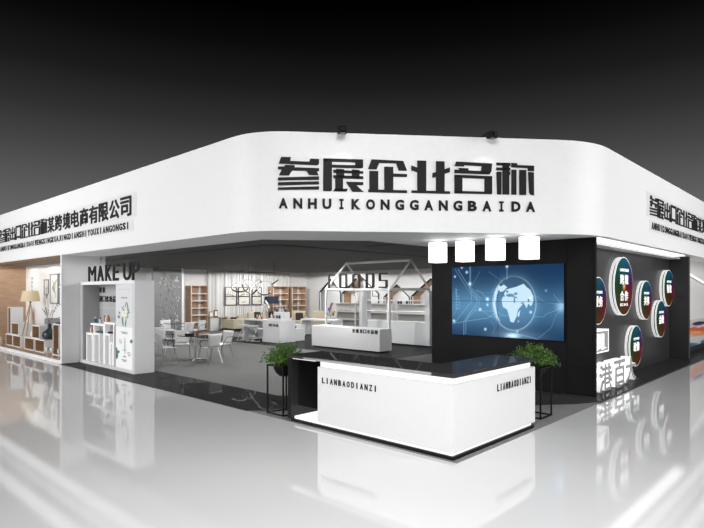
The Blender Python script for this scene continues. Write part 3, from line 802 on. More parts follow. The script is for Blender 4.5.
# ================================================================== MAKE-UP STAND
mk = thing('display_booth', 'pale grey framed make-up display booth beside the column wall', 'display booth', (6.0, 12.83, .008))
m = MB(); X0, X1 = 5.99, 6.5
m.box(X0, X1, 12.83, 16.18, 2.20, 2.28); m.box(X0, X1, 12.83, 12.88, .09, 2.2); m.box(X0, X1, 16.10, 16.18, .09, 2.2); m.build('frame', colm, mk)
m = MB(); m.box(X0 - .01, X1, 12.83, 16.18, .014, .09); m.build('plinth', white, mk)
m = MB(); m.box(X1 - .03, X1, 12.88, 16.1, .09, 2.2); bp = m.build('back_panel', boothm, mk)
MB().box(6.03, 6.47, 16.085, 16.1, .09, 2.2).build('side_lining', boothm, mk)
m = MB()
for i in range(1, 4): m.box(X1 - .034, X1 - .03, 16.1 - i * .55, 16.1 - i * .55 + .012, .09, 2.2)
for z in (.55, 1.05, 1.55): m.box(X1 - .034, X1 - .03, 13.9, 16.1, z, z + .01)
m.build('joint', walld, bp)
letters(bp, blackm, [(ch, (X1 - .03, 16.06 - .22 * i, 1.98), (0, -1, 0), (-1, 0, 0), .19, .16, .012, .03) for i, ch in enumerate('美妆')])
letters(bp, blackm, [(ch, (X1 - .03, 16.06 - .225 * i, 1.72), (0, -1, 0), (-1, 0, 0), .2, .17, .012, .03) for i, ch in enumerate('进口化妆品')])
ms = thing('letter_sign', 'tall black MAKE UP letters standing on the grey display booth', 'sign', (6.0, 15.6, 2.28))
for ch, a, b_, zt in (('M', 88, 95.2, 2.70), ('A', 97, 103, 2.70), ('K', 105, 111, 2.71), ('E', 112.5, 118, 2.72), ('U', 122.8, 130.2, 2.72), ('P', 131.5, 138.6, 2.73)):
    ya = onx(a, 280, X0)[0]; yb = onx(b_, 280, X0)[0]
    m = MB(); put_text(m, ch, (X0 + .03, ya, 2.289), (0, -1, 0), (-1, 0, 0), ya - yb, zt - 2.285, .03, .0 if ch == 'M' else .012); m.build('letter', blackm, ms)
MB().box(X0 + .0, X0 + .06, 12.7 + .16, 15.66, 2.28, 2.288).build('base_rail', grey, ms)
# poster light box
im = canvas(150, 44, rgb(226, 226, 230)[:3]); u, v = uv(im)
im[v < .49] = rgb(250, 250, 250)[:3]
G1, G2 = rgb(60, 112, 92)[:3], rgb(150, 190, 50)[:3]
for i in range(46):
    a = random.uniform(0, 6.28); q = random.uniform(.6, 1.15)
    ellipse(im, .5 + .26 * q * math.cos(a), .665 + .062 * q * math.sin(a), random.uniform(.03, .075), random.uniform(.006, .011), random.choice((G1, rgb(120, 150, 130)[:3], rgb(175, 196, 110)[:3], rgb(208, 216, 160)[:3], rgb(150, 176, 150)[:3])), a + random.gauss(0, .5), .4)
for i in range(26):
    a = random.uniform(0, 6.28); q = random.uniform(0, .8)
    ellipse(im, .48 + .22 * q * math.cos(a), .665 + .05 * q * math.sin(a), .085, .018, rgb(*random.choice(((250, 249, 245), (240, 238, 230), (232, 230, 222)))) [:3], random.uniform(0, 3), .4)
ellipse(im, .47, .70, .04, .009, rgb(120, 96, 62)[:3], 0, .5); ellipse(im, .52, .66, .03, .006, rgb(205, 200, 150)[:3], 0, .5)
for (a, b_, w_, h_, an) in ((.72, .735, .025, .05, .25), (.60, .76, .02, .03, -.2), (.42, .555, .035, .05, .15), (.60, .545, .03, .045, -.15), (.18, .61, .045, .018, 1.1)): ellipse(im, a, b_, w_, h_, G1, an, .35)
for i in range(4): ellipse(im, .36 + .1 * i, .84, .03, .007, rgb(70, 70, 75)[:3], 0, .3)
for i in range(5): ellipse(im, .2 + .15 * i, .94, .035, .005, rgb(180, 182, 188)[:3], 0, .3)
for (a, b_, w_, h_) in ((.5, .435, .2, .005), (.53, .42, .17, .006), (.27, .335, .09, .005), (.3, .315, .1, .004), (.3, .30, .08, .004), (.77, .20, .09, .005), (.8, .18, .1, .004), (.8, .165, .08, .004), (.5, .105, .16, .005), (.53, .09, .13, .004)):
    ellipse(im, a, b_, w_, h_, rgb(165, 168, 170)[:3], 0, .4)
ellipse(im, .55, .27, .035, .085, rgb(190, 192, 194)[:3], 0, .5); ellipse(im, .52, .22, .1, .004, rgb(120, 122, 124)[:3], 0, .4); ellipse(im, .53, .145, .09, .005, rgb(120, 122, 124)[:3], 0, .4)
for (a, b_, q, r_, an) in ((.04, .20, .06, .035, .15), (.06, .14, .07, .035, -.2), (.17, .19, .06, .015, .6), (.93, .335, .07, .018, .5)): ellipse(im, a, b_, q, r_, G1, an, .3)
po = thing('poster_lightbox', 'lit white poster with a bouquet at the right of the make-up booth', 'poster', (5.99, 13.2, .1))
MB().box(5.975, 6.08, 12.885, 13.83, .095, 2.195).build('housing', white, po)
picture_grid('print', (5.974, 13.82, .10), (0, -.93, 0), (0, 0, 2.09), im, poste, po).location = (0, 0, 0)
# inverted-U display stands with shelf boards
def ustand(label, ya, yb, zt, shelf=None, over=(0, 0), x=6.08):
    t_ = thing('display_stand', label, 'display stand', (x, (ya + yb) / 2, .09), 0, 'white display stands in the make-up booth')
    th = .055; D = .14
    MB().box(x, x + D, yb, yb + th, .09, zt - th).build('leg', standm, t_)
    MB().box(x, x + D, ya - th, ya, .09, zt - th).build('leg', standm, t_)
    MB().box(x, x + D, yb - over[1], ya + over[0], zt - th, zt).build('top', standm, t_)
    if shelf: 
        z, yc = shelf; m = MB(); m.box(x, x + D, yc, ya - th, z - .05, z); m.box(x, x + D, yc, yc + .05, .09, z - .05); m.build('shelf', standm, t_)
    return t_
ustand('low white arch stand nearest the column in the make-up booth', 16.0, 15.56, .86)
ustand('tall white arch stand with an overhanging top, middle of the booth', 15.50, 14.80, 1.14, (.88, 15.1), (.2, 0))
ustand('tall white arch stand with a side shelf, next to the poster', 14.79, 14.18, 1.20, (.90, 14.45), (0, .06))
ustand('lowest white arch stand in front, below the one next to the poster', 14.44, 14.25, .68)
def bottle(label, x, y, z, h, r, mm, capm, kind='bottle'):
    t_ = thing('cosmetic_' + kind, label, kind, (x, y, z), 0, 'cosmetics in the make-up booth')
    MB().lathe([(r * .9, 0), (r, .01), (r, h * .66), (r * .5, h * .72)], n=12).build('body', mm, t_, smooth=True, local=True)
    MB().lathe([(r * .55, h * .70), (r * .55, h)], n=10).build('cap', capm, t_, local=True)
for (px, z, h, mm, cp, lab) in ((95.5, 1.14, .17, teal, pearl, 'pale tube with a teal foot at the left end of the middle stand'), (98.5, 1.14, .07, teal, teal, 'small squat teal jar behind the pale tube'), (100.2, 1.14, .16, pearl, teal, 'pale bottle beside the small teal jar'),
                                (104.8, 1.20, .17, copper, copper, 'thin copper bottle left of the white pump bottle'), (106.4, 1.20, .18, pearl, pearl, 'white pump bottle between two copper bottles'), (108.5, 1.20, .18, copper, copper, 'wide copper bottle right of the white pump bottle'),
                                (91.3, .86, .17, pearl, pearl, 'white tube on the low arch stand'), (92.6, .86, .14, copper, copper, 'copper bottle on the low arch stand')):
    y = onx(px, 325, 6.2)[0]; bottle(lab, 6.2, y, z, h, .035, mm, cp)
for (px, z, mm, lab) in ((99.5, .88, teal, 'long flat teal box on the shelf of the middle stand'), (103, .88, teal, 'second flat teal box on the shelf of the middle stand'), (112.2, .90, blackm, 'flat black box on the side shelf beside the poster')):
    y = onx(px, 330, 6.2)[0]; t_ = tag(MB().box(6.12, 6.3, y - .09, y + .09, z, z + .045).build('cosmetic_box', mm, bevel=.006), lab, 'box', 'boxes in the make-up booth')

# ================================================================== WOODEN ALCOVE
def crate(label, ya, yb, z0, z1, x0=5.80, D=.42):
    t_ = thing('display_crate', label, 'crate', (x0, (ya + yb) / 2, z0), 0, 'open display crates in the alcove')
    th = .03; m = MB()
    m.box(x0, x0 + D, yb, ya, z1 - th, z1); m.box(x0, x0 + D, yb, ya, z0, z0 + th); m.box(x0, x0 + D, yb, yb + th, z0 + th, z1 - th); m.box(x0, x0 + D, ya - th, ya, z0 + th, z1 - th)
    m.build('shell', white, t_)
    m = MB(); a, b_ = ya - th, yb + th
    m.box(x0 + D - .05, x0 + D - .02, b_, a, z0 + th, z1 - th); m.box(x0 + .012, x0 + D - .05, a - .012, a, z0 + th, z1 - th); m.box(x0 + .012, x0 + D - .05, b_, b_ + .012, z0 + th, z1 - th)
    m.box(x0 + .012, x0 + D - .05, b_ + .012, a - .012, z0 + th, z0 + th + .012); m.box(x0 + .012, x0 + D - .05, b_ + .012, a - .012, z1 - th - .012, z1 - th)
    m.build('lining', wood, t_)
    return t_
crate('oak-lined white crate at the far left of the bottom row', 22.65, 21.84, .09, .50, D=.42)
crate('oak-lined white crate, second in the bottom row, under the tripod lamp', 21.83, 20.95, .09, .50)
crate('oak-lined white crate, third in the bottom row', 20.52, 19.56, .09, .50)
crate('oak-lined white crate under the dark vase, right end of the bottom row', 19.46, 18.57, .09, .50)
crate('oak-lined white crate stacked behind the tripod lamp legs', 21.98, 21.16, .50, .93, D=.42)
crate('tall white crate standing on end, topmost against the oak wall', 22.40, 22.05, .50, 1.46, D=.40)
crate('oak-lined white crate stacked left of the dark vase', 19.76, 19.03, .50, .93)
crate('tall upright oak-lined crate nearest the column, left of its pair', 17.98, 17.45, .09, 1.04, x0=5.85, D=.5)
crate('tall upright oak-lined crate tucked against the column wall', 17.40, 16.75, .09, 1.04, x0=5.85, D=.5)
# tripod floor lamp
lp = thing('tripod_lamp', 'beige-shaded tripod lamp with oak legs standing on the crates', 'lamp', (6.1, 21.25, .5))
for dx, dy in ((-.15, .24), (-.1, -.05), (.05, -.46)):
    MB().tube([(6.05 + dx, 20.87 + dy, .50), (6.08, 20.85, 1.66)], .018, 6).build('leg', wood, lp)
MB().lathe([(.30, 0), (.235, .36), (.225, .36), (.29, 0)], (6.08, 20.85, 1.68), 28).build('lamp_shade', linen, lp, smooth=True)
MB().lathe([(.03, 0), (.03, .1)], (6.08, 20.85, 1.63), 10).build('socket', blacks, lp)
# dark vase with twigs
vs_ = thing('vase', 'dark teal round vase with flowering twigs on a crate', 'vase', (6.02, 18.80, .50))
MB().lathe([(.09, 0), (.17, .04), (.21, .13), (.19, .22), (.10, .30), (.05, .35), (.05, .46), (.065, .49), (.045, .49)], (6.02, 18.80, .50), 20).build('body', dteal, vs_, smooth=True)
m = MB(); m2 = MB()
for i in range(9):
    a = random.uniform(-1, 1); e = Vector((6.05 + random.uniform(-.15, .15), 18.75 + .55 * a, random.uniform(1.35, 1.72) - .25 * abs(a)))
    p = Vector((6.02, 18.80, .95)); mid_ = (p + e) / 2 + Vector((0, -.03 * a, .06)); m.tube([p, mid_, e], .004, 4)
    for q in range(3):
        c = e.lerp(mid_, q * .35); m2.ball(c, (.014, .014, .022), 6, 4)
m.build('twigs', drybrown, vs_); m2.build('buds', dteal, vs_)
pv = thing('vase', 'slim grey vase of dried pampas behind the crates', 'vase', (6.42, 20.32, .09))
MB().lathe([(.07, 0), (.08, .6), (.05, .85), (.035, .98), (.045, 1.0), (.03, 1.0)], (6.42, 20.32, .09), 14).build('body', gfabric, pv, smooth=True)
m = MB()
for i in range(7):
    m.tube([(6.42, 20.32, 1.05), (6.42 + random.uniform(-.04, .04), 20.25 + random.uniform(-.06, .06), 1.5), (6.42 + random.uniform(-.1, .1), 20.25 + random.uniform(-.16, .16), 1.95)], [.004, .012, .004], 5)
m.build('plumes', paper, pv)
o = MB(); o.lathe([(.08, 0), (.15, .05), (.17, .13), (.13, .21), (.06, .25), (.06, .28)], (6.02, 20.08, .50), 16)
tag(MB.build(o, 'white_jar', white, smooth=True), 'rounded white jar on the third crate, left of the stacked one', 'jar')
o = MB(); o.lathe([(.06, 0), (.11, .05), (.11, .17), (.06, .24)], (6.0, 22.0, .135), 14)
tag(o.build('white_jar', white, smooth=True), 'small white jar inside the far left crate', 'jar')
bn = thing('bench', 'grey upholstered bench behind the crates by the pictures', 'bench', (6.4, 19.0, .09))
MB().box(6.27, 6.58, 18.3, 20.1, .75, 1.12).build('cushion', gfabric, bn, bevel=.04); MB().box(6.28, 6.56, 18.35, 20.05, .09, .75).build('base', white, bn)
t_ = tag(MB().box(5.9, 6.25, 17.0, 17.9, 1.04, 1.07).build('tray', blacks, bevel=.005), 'thin black tray on the tall crates by the column', 'tray')
def wire_basket(label, y, x=5.64):
    m = MB(); r_ = .12
    for z in (.0, .09, .18, .26): m.tube([(x + r_ * math.cos(a), y + r_ * math.sin(a) * 1.3, .095 + z) for a in [2 * math.pi * i / 14 for i in range(14)]], .006, 4, True)
    for i in range(10):
        a = 2 * math.pi * i / 10; m.tube([(x + r_ * math.cos(a), y + r_ * 1.3 * math.sin(a), .092), (x + r_ * math.cos(a), y + r_ * 1.3 * math.sin(a), .36)], .005, 4)
    return tag(m.build('wire_basket', paper), label, 'basket', 'wire baskets on the alcove floor')
wire_basket('pale wire basket at the left end of the alcove floor', 22.95)
wire_basket('pale wire basket beside the far left crate', 22.7 - .05 + .0, 5.66) if 0 else None
def goblet(label, y, x=5.62):
    t_ = tag(MB().lathe([(.05, 0), (.05, .01), (.01, .02), (.01, .13), (.05, .18), (.055, .28), (.048, .28), (.04, .19)], (x, y, .088), 12).build('goblet', clear, smooth=True), label, 'glass', 'glasses on the alcove floor')
goblet('stemmed glass in front of the tall crates, leftmost', 17.75); goblet('stemmed glass in front of the tall crates, in the middle', 17.3); goblet('stemmed glass on the alcove floor nearest the column', 16.75)
# alcove pictures
def sketch(label, ya, yb, z0, z1, x=6.6):
    t_ = thing('framed_picture', label, 'picture', (x, (ya + yb) / 2, z0), 0, 'ink sketches on the alcove wall')
    f = .035; m = MB(); m.box(x - .03, x, yb, ya, z0, z0 + f); m.box(x - .03, x, yb, ya, z1 - f, z1); m.box(x - .03, x, yb, yb + f, z0, z1); m.box(x - .03, x, ya - f, ya, z0, z1); m.build('frame', gfabric, t_)
    im = canvas(40, 30, rgb(222, 220, 214)[:3])
    for i in range(6):
        a, b_ = random.uniform(.25, .75), random.uniform(.15, .6); line(im, [(a, b_), (a + random.gauss(0, .12), b_ + .15), (a + random.gauss(0, .16), b_ + .3)], rgb(80, 80, 78)[:3], .03, .8)
    picture_grid('print', (x - .012, ya - f, z0 + f), (0, -(ya - yb - 2 * f), 0), (0, 0, z1 - z0 - 2 * f), im, paintd, t_).location = (0, 0, 0)
sketch('narrow framed ink sketch, leftmost on the alcove wall', 21.09, 20.63, 1.88, 2.44); sketch('largest framed ink sketch in the middle of the alcove wall', 20.48, 19.72, 1.60, 2.62)
sketch('framed ink sketch by the column, upper of the right pair', 19.62, 19.05, 2.20, 2.62); sketch('framed ink sketch by the column, lower of the right pair', 19.62, 19.05, 1.57, 2.13)
ws = thing('wall_lettering', 'thin vertical line of dark characters on the alcove wall by the oak panel', 'sign', (6.6, 22.4, 2.0))
letters(ws, brown, [(ch, (6.6, 22.5, 2.46 - .15 * i), (0, -1, 0), (-1, 0, 0), .11 if i else .16, .10, .006, .0) for i, ch in enumerate('家居生活馆')])

# ================================================================== CAFE TABLES AND CHAIRS
def make_table(label, x, y):
    t_ = thing('cafe_table', label, 'table', (x, y, .008), 0, 'round cafe tables on the carpet')
    MB().lathe([(.48, .725), (.50, .73), (.50, .742), (.49, .747)], n=36).build('tabletop', darkglass, t_, local=True)
    MB().lathe([(.035, .06), (.035, .725)], n=12).build('column', chrome, t_, smooth=True, local=True)
    for i in range(4):
        a = math.radians(45 + 90 * i); MB().tube([(.03 * math.cos(a), .03 * math.sin(a), .07), (.34 * math.cos(a), .34 * math.sin(a), .022)], [.026, .016], 6).build('foot', chrome, t_, local=True)
    return t_
def make_chair(label, x, y, rz):
    t_ = thing('cafe_chair', label, 'chair', (x, y, .008), rz, 'white shell chairs at the cafe tables')
    # faces +y ; seat then backrest
    def shell(rows, th):
        m = MB(); vs = []; n = len(rows)
        for (pts) in rows: vs += pts
        k_ = len(rows[0]); fs = [(j * k_ + i, j * k_ + i + 1, (j + 1) * k_ + i + 1, (j + 1) * k_ + i) for j in range(n - 1) for i in range(k_ - 1)]
        m.add(vs, fs); return m
    rows = []
    for j in range(6):
        q = j / 5; yy = -.20 + .42 * q; wd = .205 + .015 * math.sin(q * 3); zz = .445 + .012 * (1 - q) - (.02 if j == 5 else 0)
        rows.append([(-wd + 2 * wd * i / 6, yy, zz - .014 * (1 - ((i - 3) / 3) ** 2)) for i in range(7)])
    o = shell(rows, .02).build('seat', white, t_, smooth=True, local=True); s_ = o.modifiers.new('t', 'SOLIDIFY'); s_.thickness = .018
    rows = []
    for j in range(7):
        q = j / 6; zz = .455 + .37 * q; yy = -.205 - .075 * q; wd = .20 + .035 * q
        rows.append([(-wd + 2 * wd * i / 6, yy - .02 * (1 - ((i - 3) / 3) ** 2), zz) for i in range(7)])
    o = shell(rows, .02).build('backrest', white, t_, smooth=True, local=True); s_ = o.modifiers.new('t', 'SOLIDIFY'); s_.thickness = .018
    for sx_ in (-1, 1):
        MB().tube([(sx_ * .19, .12, .43), (sx_ * .24, .24, 0)], .0105, 6).build('leg', chrome, t_, local=True)
        MB().tube([(sx_ * .19, -.14, .43), (sx_ * .24, -.28, 0)], .0105, 6).build('leg', chrome, t_, local=True)
        MB().tube([(sx_ * .20, .10, .44), (sx_ * .26, .08, .56), (sx_ * .265, .02, .645), (sx_ * .26, -.12, .66), (sx_ * .235, -.24, .655)], .009, 6).build('armrest', blacks, t_, local=True)
    return t_
tab = make_table('dark round cafe table nearest the booth', 8.40, 14.13)
ch0 = make_chair('white chair left of the near cafe table, back to the visitor', 7.62, 14.28, -math.pi / 2 - .15)
CG = 'white shell chairs at the cafe tables'
def chair(x, y, rz, label): return dup(ch0, (x, y, .008), rz, label, CG)
chair(8.42, 13.42, .12, 'white chair right of the near cafe table, back to the visitor')
chair(8.45, 14.95, math.pi - .5, 'white chair on the far side of the near cafe table')
chair(9.22, 14.02, math.pi / 2 + .1, 'white chair at the right rear of the near cafe table, turned sideways')
dup(tab, (11.1, 20.1, .008), 0, 'dark round cafe table farther back by the perforated screen', 'round cafe tables on the carpet')
p = fl(168, 342.5); chair(10.3, 20.1, -math.pi / 2, 'white chair left of the far cafe table')
chair(11.05, 19.3, .1, 'white chair in front of the far cafe table, back to the visitor')
chair(11.95, 19.95, math.pi / 2 + .1, 'white chair right of the far cafe table, near the first bookcase')
chair(11.2, 20.9, math.pi, 'white chair behind the far cafe table')
chair(8.35, 16.35, -.3, 'white chair half hidden by the booth edge')
chair(9.05, 17.1, -1.2, 'white chair behind the half-hidden one, next to the booth edge')
# things on the near table
t_ = tag(MB().box(8.2, 8.42, 14.2, 14.36, .755, .80).build('tissue_box', blackm, bevel=.008), 'black box on the near cafe table', 'box')
t_ = tag(MB().lathe([(.05, 0), (.06, .06), (.05, .07)], (8.55, 14.25, .755), 12).build('ashtray', chrome), 'small metal ashtray on the near cafe table', 'ashtray')
t_ = tag(MB().box(8.45, 8.8, 13.92, 14.1, .755, .768).build('menu', copper), 'flat brown menu on the near cafe table', 'menu')

# ================================================================== BACK OF THE HALL
# perforated partition
m = MB(); nx, nz = 22, 52; xs_ = [12.36 + 1.18 * i / nx for i in range(nx + 1)]; zs_ = [.0 + 3.1 * j / nz for j in range(nz + 1)]
hole = set()
for q in range(85):
    i, j = random.randrange(1, nx - 2), random.randrange(6, nz - 4); L = random.choice((1, 1, 1, 2, 2, 3))
    for e in range(L): hole.add((i, min(nz - 3, j + e)))
    if random.random() < .35: hole.add((i + 1, j))
for (i, j) in [(2, 43), (3, 43), (2, 44), (3, 44), (2, 39), (3, 39), (2, 40), (3, 40), (6, 43), (7, 43), (8, 43), (11, 43), (12, 44), (13, 44), (16, 42), (17, 42), (18, 42), (19, 42), (17, 43), (18, 43), (18, 44), (17, 45), (18, 45), (13, 40), (14, 41), (15, 42)]: hole.add((i, j))
vid = {}
vs = []; fs = []
for j in range(nz + 1):
    for i in range(nx + 1): vs.append((xs_[i], 24.0, zs_[j]))
for j in range(nz):
    for i in range(nx):
        if (i, j) not in hole: a = j * (nx + 1) + i; fs.append((a, a + 1, a + nx + 2, a + nx + 1))
m.add(vs, fs)
ps = thing('partition_screen', 'grey perforated partition screen by the first bookcase', 'screen', (12.95, 24.0, .014))
o = m.build('panel', screenm, ps); s_ = o.modifiers.new('t', 'SOLIDIFY'); s_.thickness = .03
MB().box(13.54, 13.64, 23.96, 24.06, .014, 3.15).build('post', white, ps); MB().box(12.05, 12.36, 23.96, 24.06, .014, 3.15).build('post', screenm, ps)

def bookcase(label, x0, x1, y0=24.35, h=2.30):
    wd = x1 - x0; t_ = thing('bookcase', label, 'bookcase', (x0, y0, .014), 0, 'oak bookcases on the back wall'); D = .45
    MB().box(0, .04, 0, D, 0, h).build('side_panel', wood, t_, local=True); MB().box(wd - .03, wd, 0, D, 0, h).build('side_panel', wood, t_, local=True)
    MB().box(.04, wd - .03, D - .03, D, .05, h - .03).build('back_panel', wood, t_, local=True); MB().box(.04, wd - .03, 0, D - .03, h - .03, h).build('top', wood, t_, local=True)
    for i in range(6): MB().box(.04, wd - .03, .005, D - .03, .08 + .36 * i, .115 + .36 * i).build('shelf', white, t_, local=True)
    MB().box(wd * .70, wd * .82, D - .05, D - .03, .12, h - .03).build('divider', grey, t_, local=True)
    MB().box(.02, .05, -.005, 0, 0, h).build('edging', white, t_, local=True)
    return t_
bookcase('oak bookcase with white shelves beside the perforated partition', 14.24, 15.20)
b2 = bookcase('oak bookcase with white shelves behind the navy lamp', 19.40, 20.55)
bookcase('oak bookcase with white shelves at the room corner', 20.80, 21.92)
# three framed pictures
for (a, b_, lab) in ((225, 236.5, 'leftmost of three on the panelling'), (238.3, 249.5, 'middle of three on the panelling'), (251.8, 261.5, 'rightmost of three on the panelling')):
    x0 = ony(a, 290, 24.8)[0]; x1 = ony(b_, 290, 24.8)[0]; z0, z1 = 1.28, 2.27
    t_ = thing('framed_picture', 'brown-framed two-part landscape picture, ' + lab, 'picture', (x0, 24.8, z0), 0, 'framed landscapes on the panelling')
    f = .035; m = MB()
    m.box(x0, x1, 24.77, 24.82, z0, z0 + f); m.box(x0, x1, 24.77, 24.82, z1 - f, z1); m.box(x0, x0 + f, 24.77, 24.82, z0, z1); m.box(x1 - f, x1, 24.77, 24.82, z0, z1); m.box(x0, x1, 24.77, 24.82, z0 + .45, z0 + .5)
    m.build('frame', brown, t_)
    im = canvas(50, 36, rgb(208, 206, 198)[:3])
    for i in range(3): ellipse(im, random.random(), .5 + random.uniform(0, .1), .12, .02, rgb(90, 92, 90)[:3], 0, .5)
    for i in range(3): a_ = random.uniform(.2, .8); line(im, [(a_, .55), (a_ + .02, .75)], rgb(70, 72, 72)[:3], .02, .7)
    for i in range(2): ellipse(im, random.random(), .1 + random.uniform(0, .3), .15, .012, rgb(120, 120, 116)[:3], 0, .5)
    picture_grid('print', (x0 + f, 24.80, z0 + f), (x1 - x0 - 2 * f, 0, 0), (0, 0, z1 - z0 - 2 * f), im, paintd, t_).location = (0, 0, 0)
# side cabinet, frames, sofa
sd = thing('side_cabinet', 'pale side cabinet with an oak top by the panelled wall', 'cabinet', (15.6, 24.45, .014))
MB().box(15.35, 15.85, 24.35, 24.75, .014, .66).build('body', walld, sd); MB().box(15.32, 16.40, 24.32, 24.77, .66, .70).build('top', wood, sd); MB().box(16.32, 16.38, 24.35, 24.75, .014, .66).build('leg', wood, sd)
for (x, h, mm, lab) in ((15.5, .30, wood, 'small oak picture frame on the side cabinet'), (15.78, .36, blackm, 'larger dark picture frame on the side cabinet')):
    t_ = thing('photo_frame', lab, 'photo frame', (x, 24.5, .70), 0, 'photo frames on the side cabinet'); MB().box(-.12, .12, 0, .03, 0, h).build('frame', mm, t_, local=True); MB().box(-.075, .09, -.006, 0, .05, h - .05).build('print', paper, t_, local=True)
so = thing('sofa', 'long beige corner sofa in front of the panelled wall', 'sofa', (17.5, 24.0, .014))
MB().box(15.98, 16.85, 23.2, 24.25, .12, .60).build('arm_seat', fabric, so, bevel=.03); MB().box(16.85, 19.3, 23.45, 24.25, .12, .46).build('seat', fabric, so, bevel=.04); MB().box(16.85, 19.3, 24.03, 24.27, .46, .74).build('backrest', fabric, so, bevel=.04)
for x in (16.1, 19.15):
    for y in (23.5, 24.1): MB().box(x, x + .06, y, y + .06, .014, .12).build('leg', brown, so)
for (x, mm, lab) in ((17.55, fabric, 'upright beige cushion at the left of the sofa'), (17.98, dfabric, 'dark brown cushion leaning on the left beige cushion'), (18.5, fabric, 'upright beige cushion at the right of the sofa'), (18.93, dfabric, 'dark brown cushion leaning on the right beige cushion')):
    t_ = tag(MB().box(x - .2, x + .2, 23.82, 24.02, .465, .93).build('cushion', mm, bevel=.07), lab, 'cushion', 'cushions on the sofa')
t_ = tag(MB().box(16.25, 16.5, 23.7, 23.9, .602, .69).build('tissue_box', dfabric, bevel=.01), 'dark brown box on the arm seat of the beige sofa', 'box')
# potted plant behind the island
pp = thing('potted_plant', 'small leafy plant in a dark pot behind the white island table', 'plant', (18.7, 22.9, .014))
MB().lathe([(.10, 0), (.14, .62), (.11, .64)], (18.7, 22.9, .014), 14).build('pot', blackm, pp)
m = MB()
for i in range(26):
    a = random.uniform(0, 6.3); d = Vector((math.cos(a) * random.uniform(.1, .3), math.sin(a) * random.uniform(.1, .3), random.uniform(.15, .42))); p = Vector((18.7, 22.9, .65)); sd_ = Vector((-d.y, d.x, 0)).normalized() * .05
    m.add([p, p + d * .5 + sd_, p + d, p + d * .5 - sd_], [(0, 1, 2, 3)])
m.build('leaves', plantm, pp)
# navy floor lamp and white orchid sculpture
nl = thing('floor_lamp', 'floor lamp with a navy drum shade before the second bookcase', 'lamp', (18.7, 23.6, .014))
MB().lathe([(.16, 0), (.16, .03), (.02, .04)], (18.7, 23.6, .014), 20).build('base', brown, nl); MB().lathe([(.018, .04), (.018, 1.4)], (18.7, 23.6, .014), 8).build('pole', brown, nl)
MB().lathe([(.40, 0), (.38, .40), (.37, .40), (.39, 0)], (18.7, 23.6, 1.36), 24).build('lamp_shade', navy, nl, smooth=True)
ow = thing('abstract_sculpture', 'tall glossy white twisted ornament left of the navy lamp', 'ornament', (17.6, 22.6, .014))
MB().lathe([(.14, 0), (.14, .03), (.02, .05), (.02, .95)], (17.6, 22.6, .014), 14).build('stand', chrome, ow)
m = MB()
for (dy, dz, r_) in ((0, 1.05, .10), (.09, 1.2, .09), (.02, 1.36, .1), (-.08, 1.22, .06), (-.05, 1.5, .08)): m.ball((17.6 + dy * .7, 22.6 - dy * .7, dz), (r_ * .7, r_ * .7, r_), 10, 7)
m.build('body', pearl, ow, smooth=True)

# island table with stools
il = thing('island_counter', 'white island counter with a lower bench in the middle of the hall', 'counter', (13.5, 17.5, .014))
MB().box(13.5, 14.30, 16.53, 17.60, .014, .88).build('cabinet', white, il, bevel=.008); MB().box(13.48, 13.5, 16.53, 17.60, .014, .20).build('drawer_front', white, il, bevel=.006)
MB().box(13.42, 14.15, 17.60, 18.95, .84, .88).build('tabletop', white, il); MB().box(13.42, 14.15, 18.80, 18.86, .014, .84).build('side_panel', white, il)
MB().box(13.3, 14.0, 17.05 + .56, 18.2, .50, .56).build('bench_shelf', white, il); MB().box(14.05, 14.10, 17.6, 18.8, .1, .84).build('back_panel', grey, il)
letters(il, blackm, [(ch, (13.5, 17.2 - .15 * i, .64), (0, -1, 0), (-1, 0, 0), .14, .11, .01, .05) for i, ch in enumerate('进口食品')])
ri = thing('display_riser', 'white stepped riser on the island counter', 'riser', (13.9, 16.9, .88))
MB().box(13.65, 14.2, 16.62, 17.45, .88, .95).build('step', white, ri); MB().box(13.95, 14.2, 16.75, 17.45, .95, 1.20).build('step', white, ri)
k = 0
for (x, y, z, mm, lab) in ((13.75, 17.35, .95, pearl, 'pale bottle at the left front of the riser'), (13.75, 17.2, .95, copper, 'copper bottle on the lower riser step'), (13.75, 17.0, .95, teal, 'teal bottle in the middle of the lower riser step'), (13.75, 16.85, .95, navy, 'navy bottle on the lower riser step'), (13.75, 16.7, .95, pearl, 'pale bottle at the right end of the lower riser step'),
                           (14.05, 17.38, 1.2, teal, 'teal bottle at the left end of the upper riser step'), (14.05, 17.2, 1.2, pearl, 'tall pale bottle on the upper riser step'), (14.05, 17.0, 1.2, pearl, 'second pale bottle on the upper riser step'), (14.05, 16.82, 1.2, teal, 'teal bottle at the right end of the upper riser step'),
                           (13.72, 17.95, .88, copper, 'copper bottle on the island table beside the riser'), (13.72, 18.1, .88, pearl, 'pale bottle on the island table'), (13.72, 18.25, .88, copper, 'copper bottle farthest left on the island table')):
    t_ = thing('cosmetic_bottle', lab, 'bottle', (x, y, z), 0, 'bottles on the island counter')
    MB().lathe([(.036, 0), (.04, .01), (.04, .11), (.018, .13)], n=10).build('body', mm, t_, smooth=True, local=True); MB().lathe([(.02, .125), (.02, .18)], n=8).build('cap', pearl if mm is not pearl else white, t_, local=True)
def stool(label, x, y, rz):
    t_ = thing('bar_stool', label, 'stool', (x, y, .014), rz, 'white stools at the island counter')
    MB().box(-.19, .19, -.17, .17, .60, .64).build('seat', white, t_, bevel=.012, local=True)
    for s_ in (-1, 1):
        MB().tube([(s_ * .17, -.14, .60), (s_ * .17, .20, .012), (s_ * .17, -.22, .012)], .017, 6).build('leg', white, t_, local=True)
    MB().tube([(-.17, .08, .22), (.17, .08, .22)], .014, 6).build('footrest', white, t_, local=True)
    return t_
s0_ = stool('white slanted-leg stool, left of the pair at the island table', 13.25, 18.55, math.pi / 2)
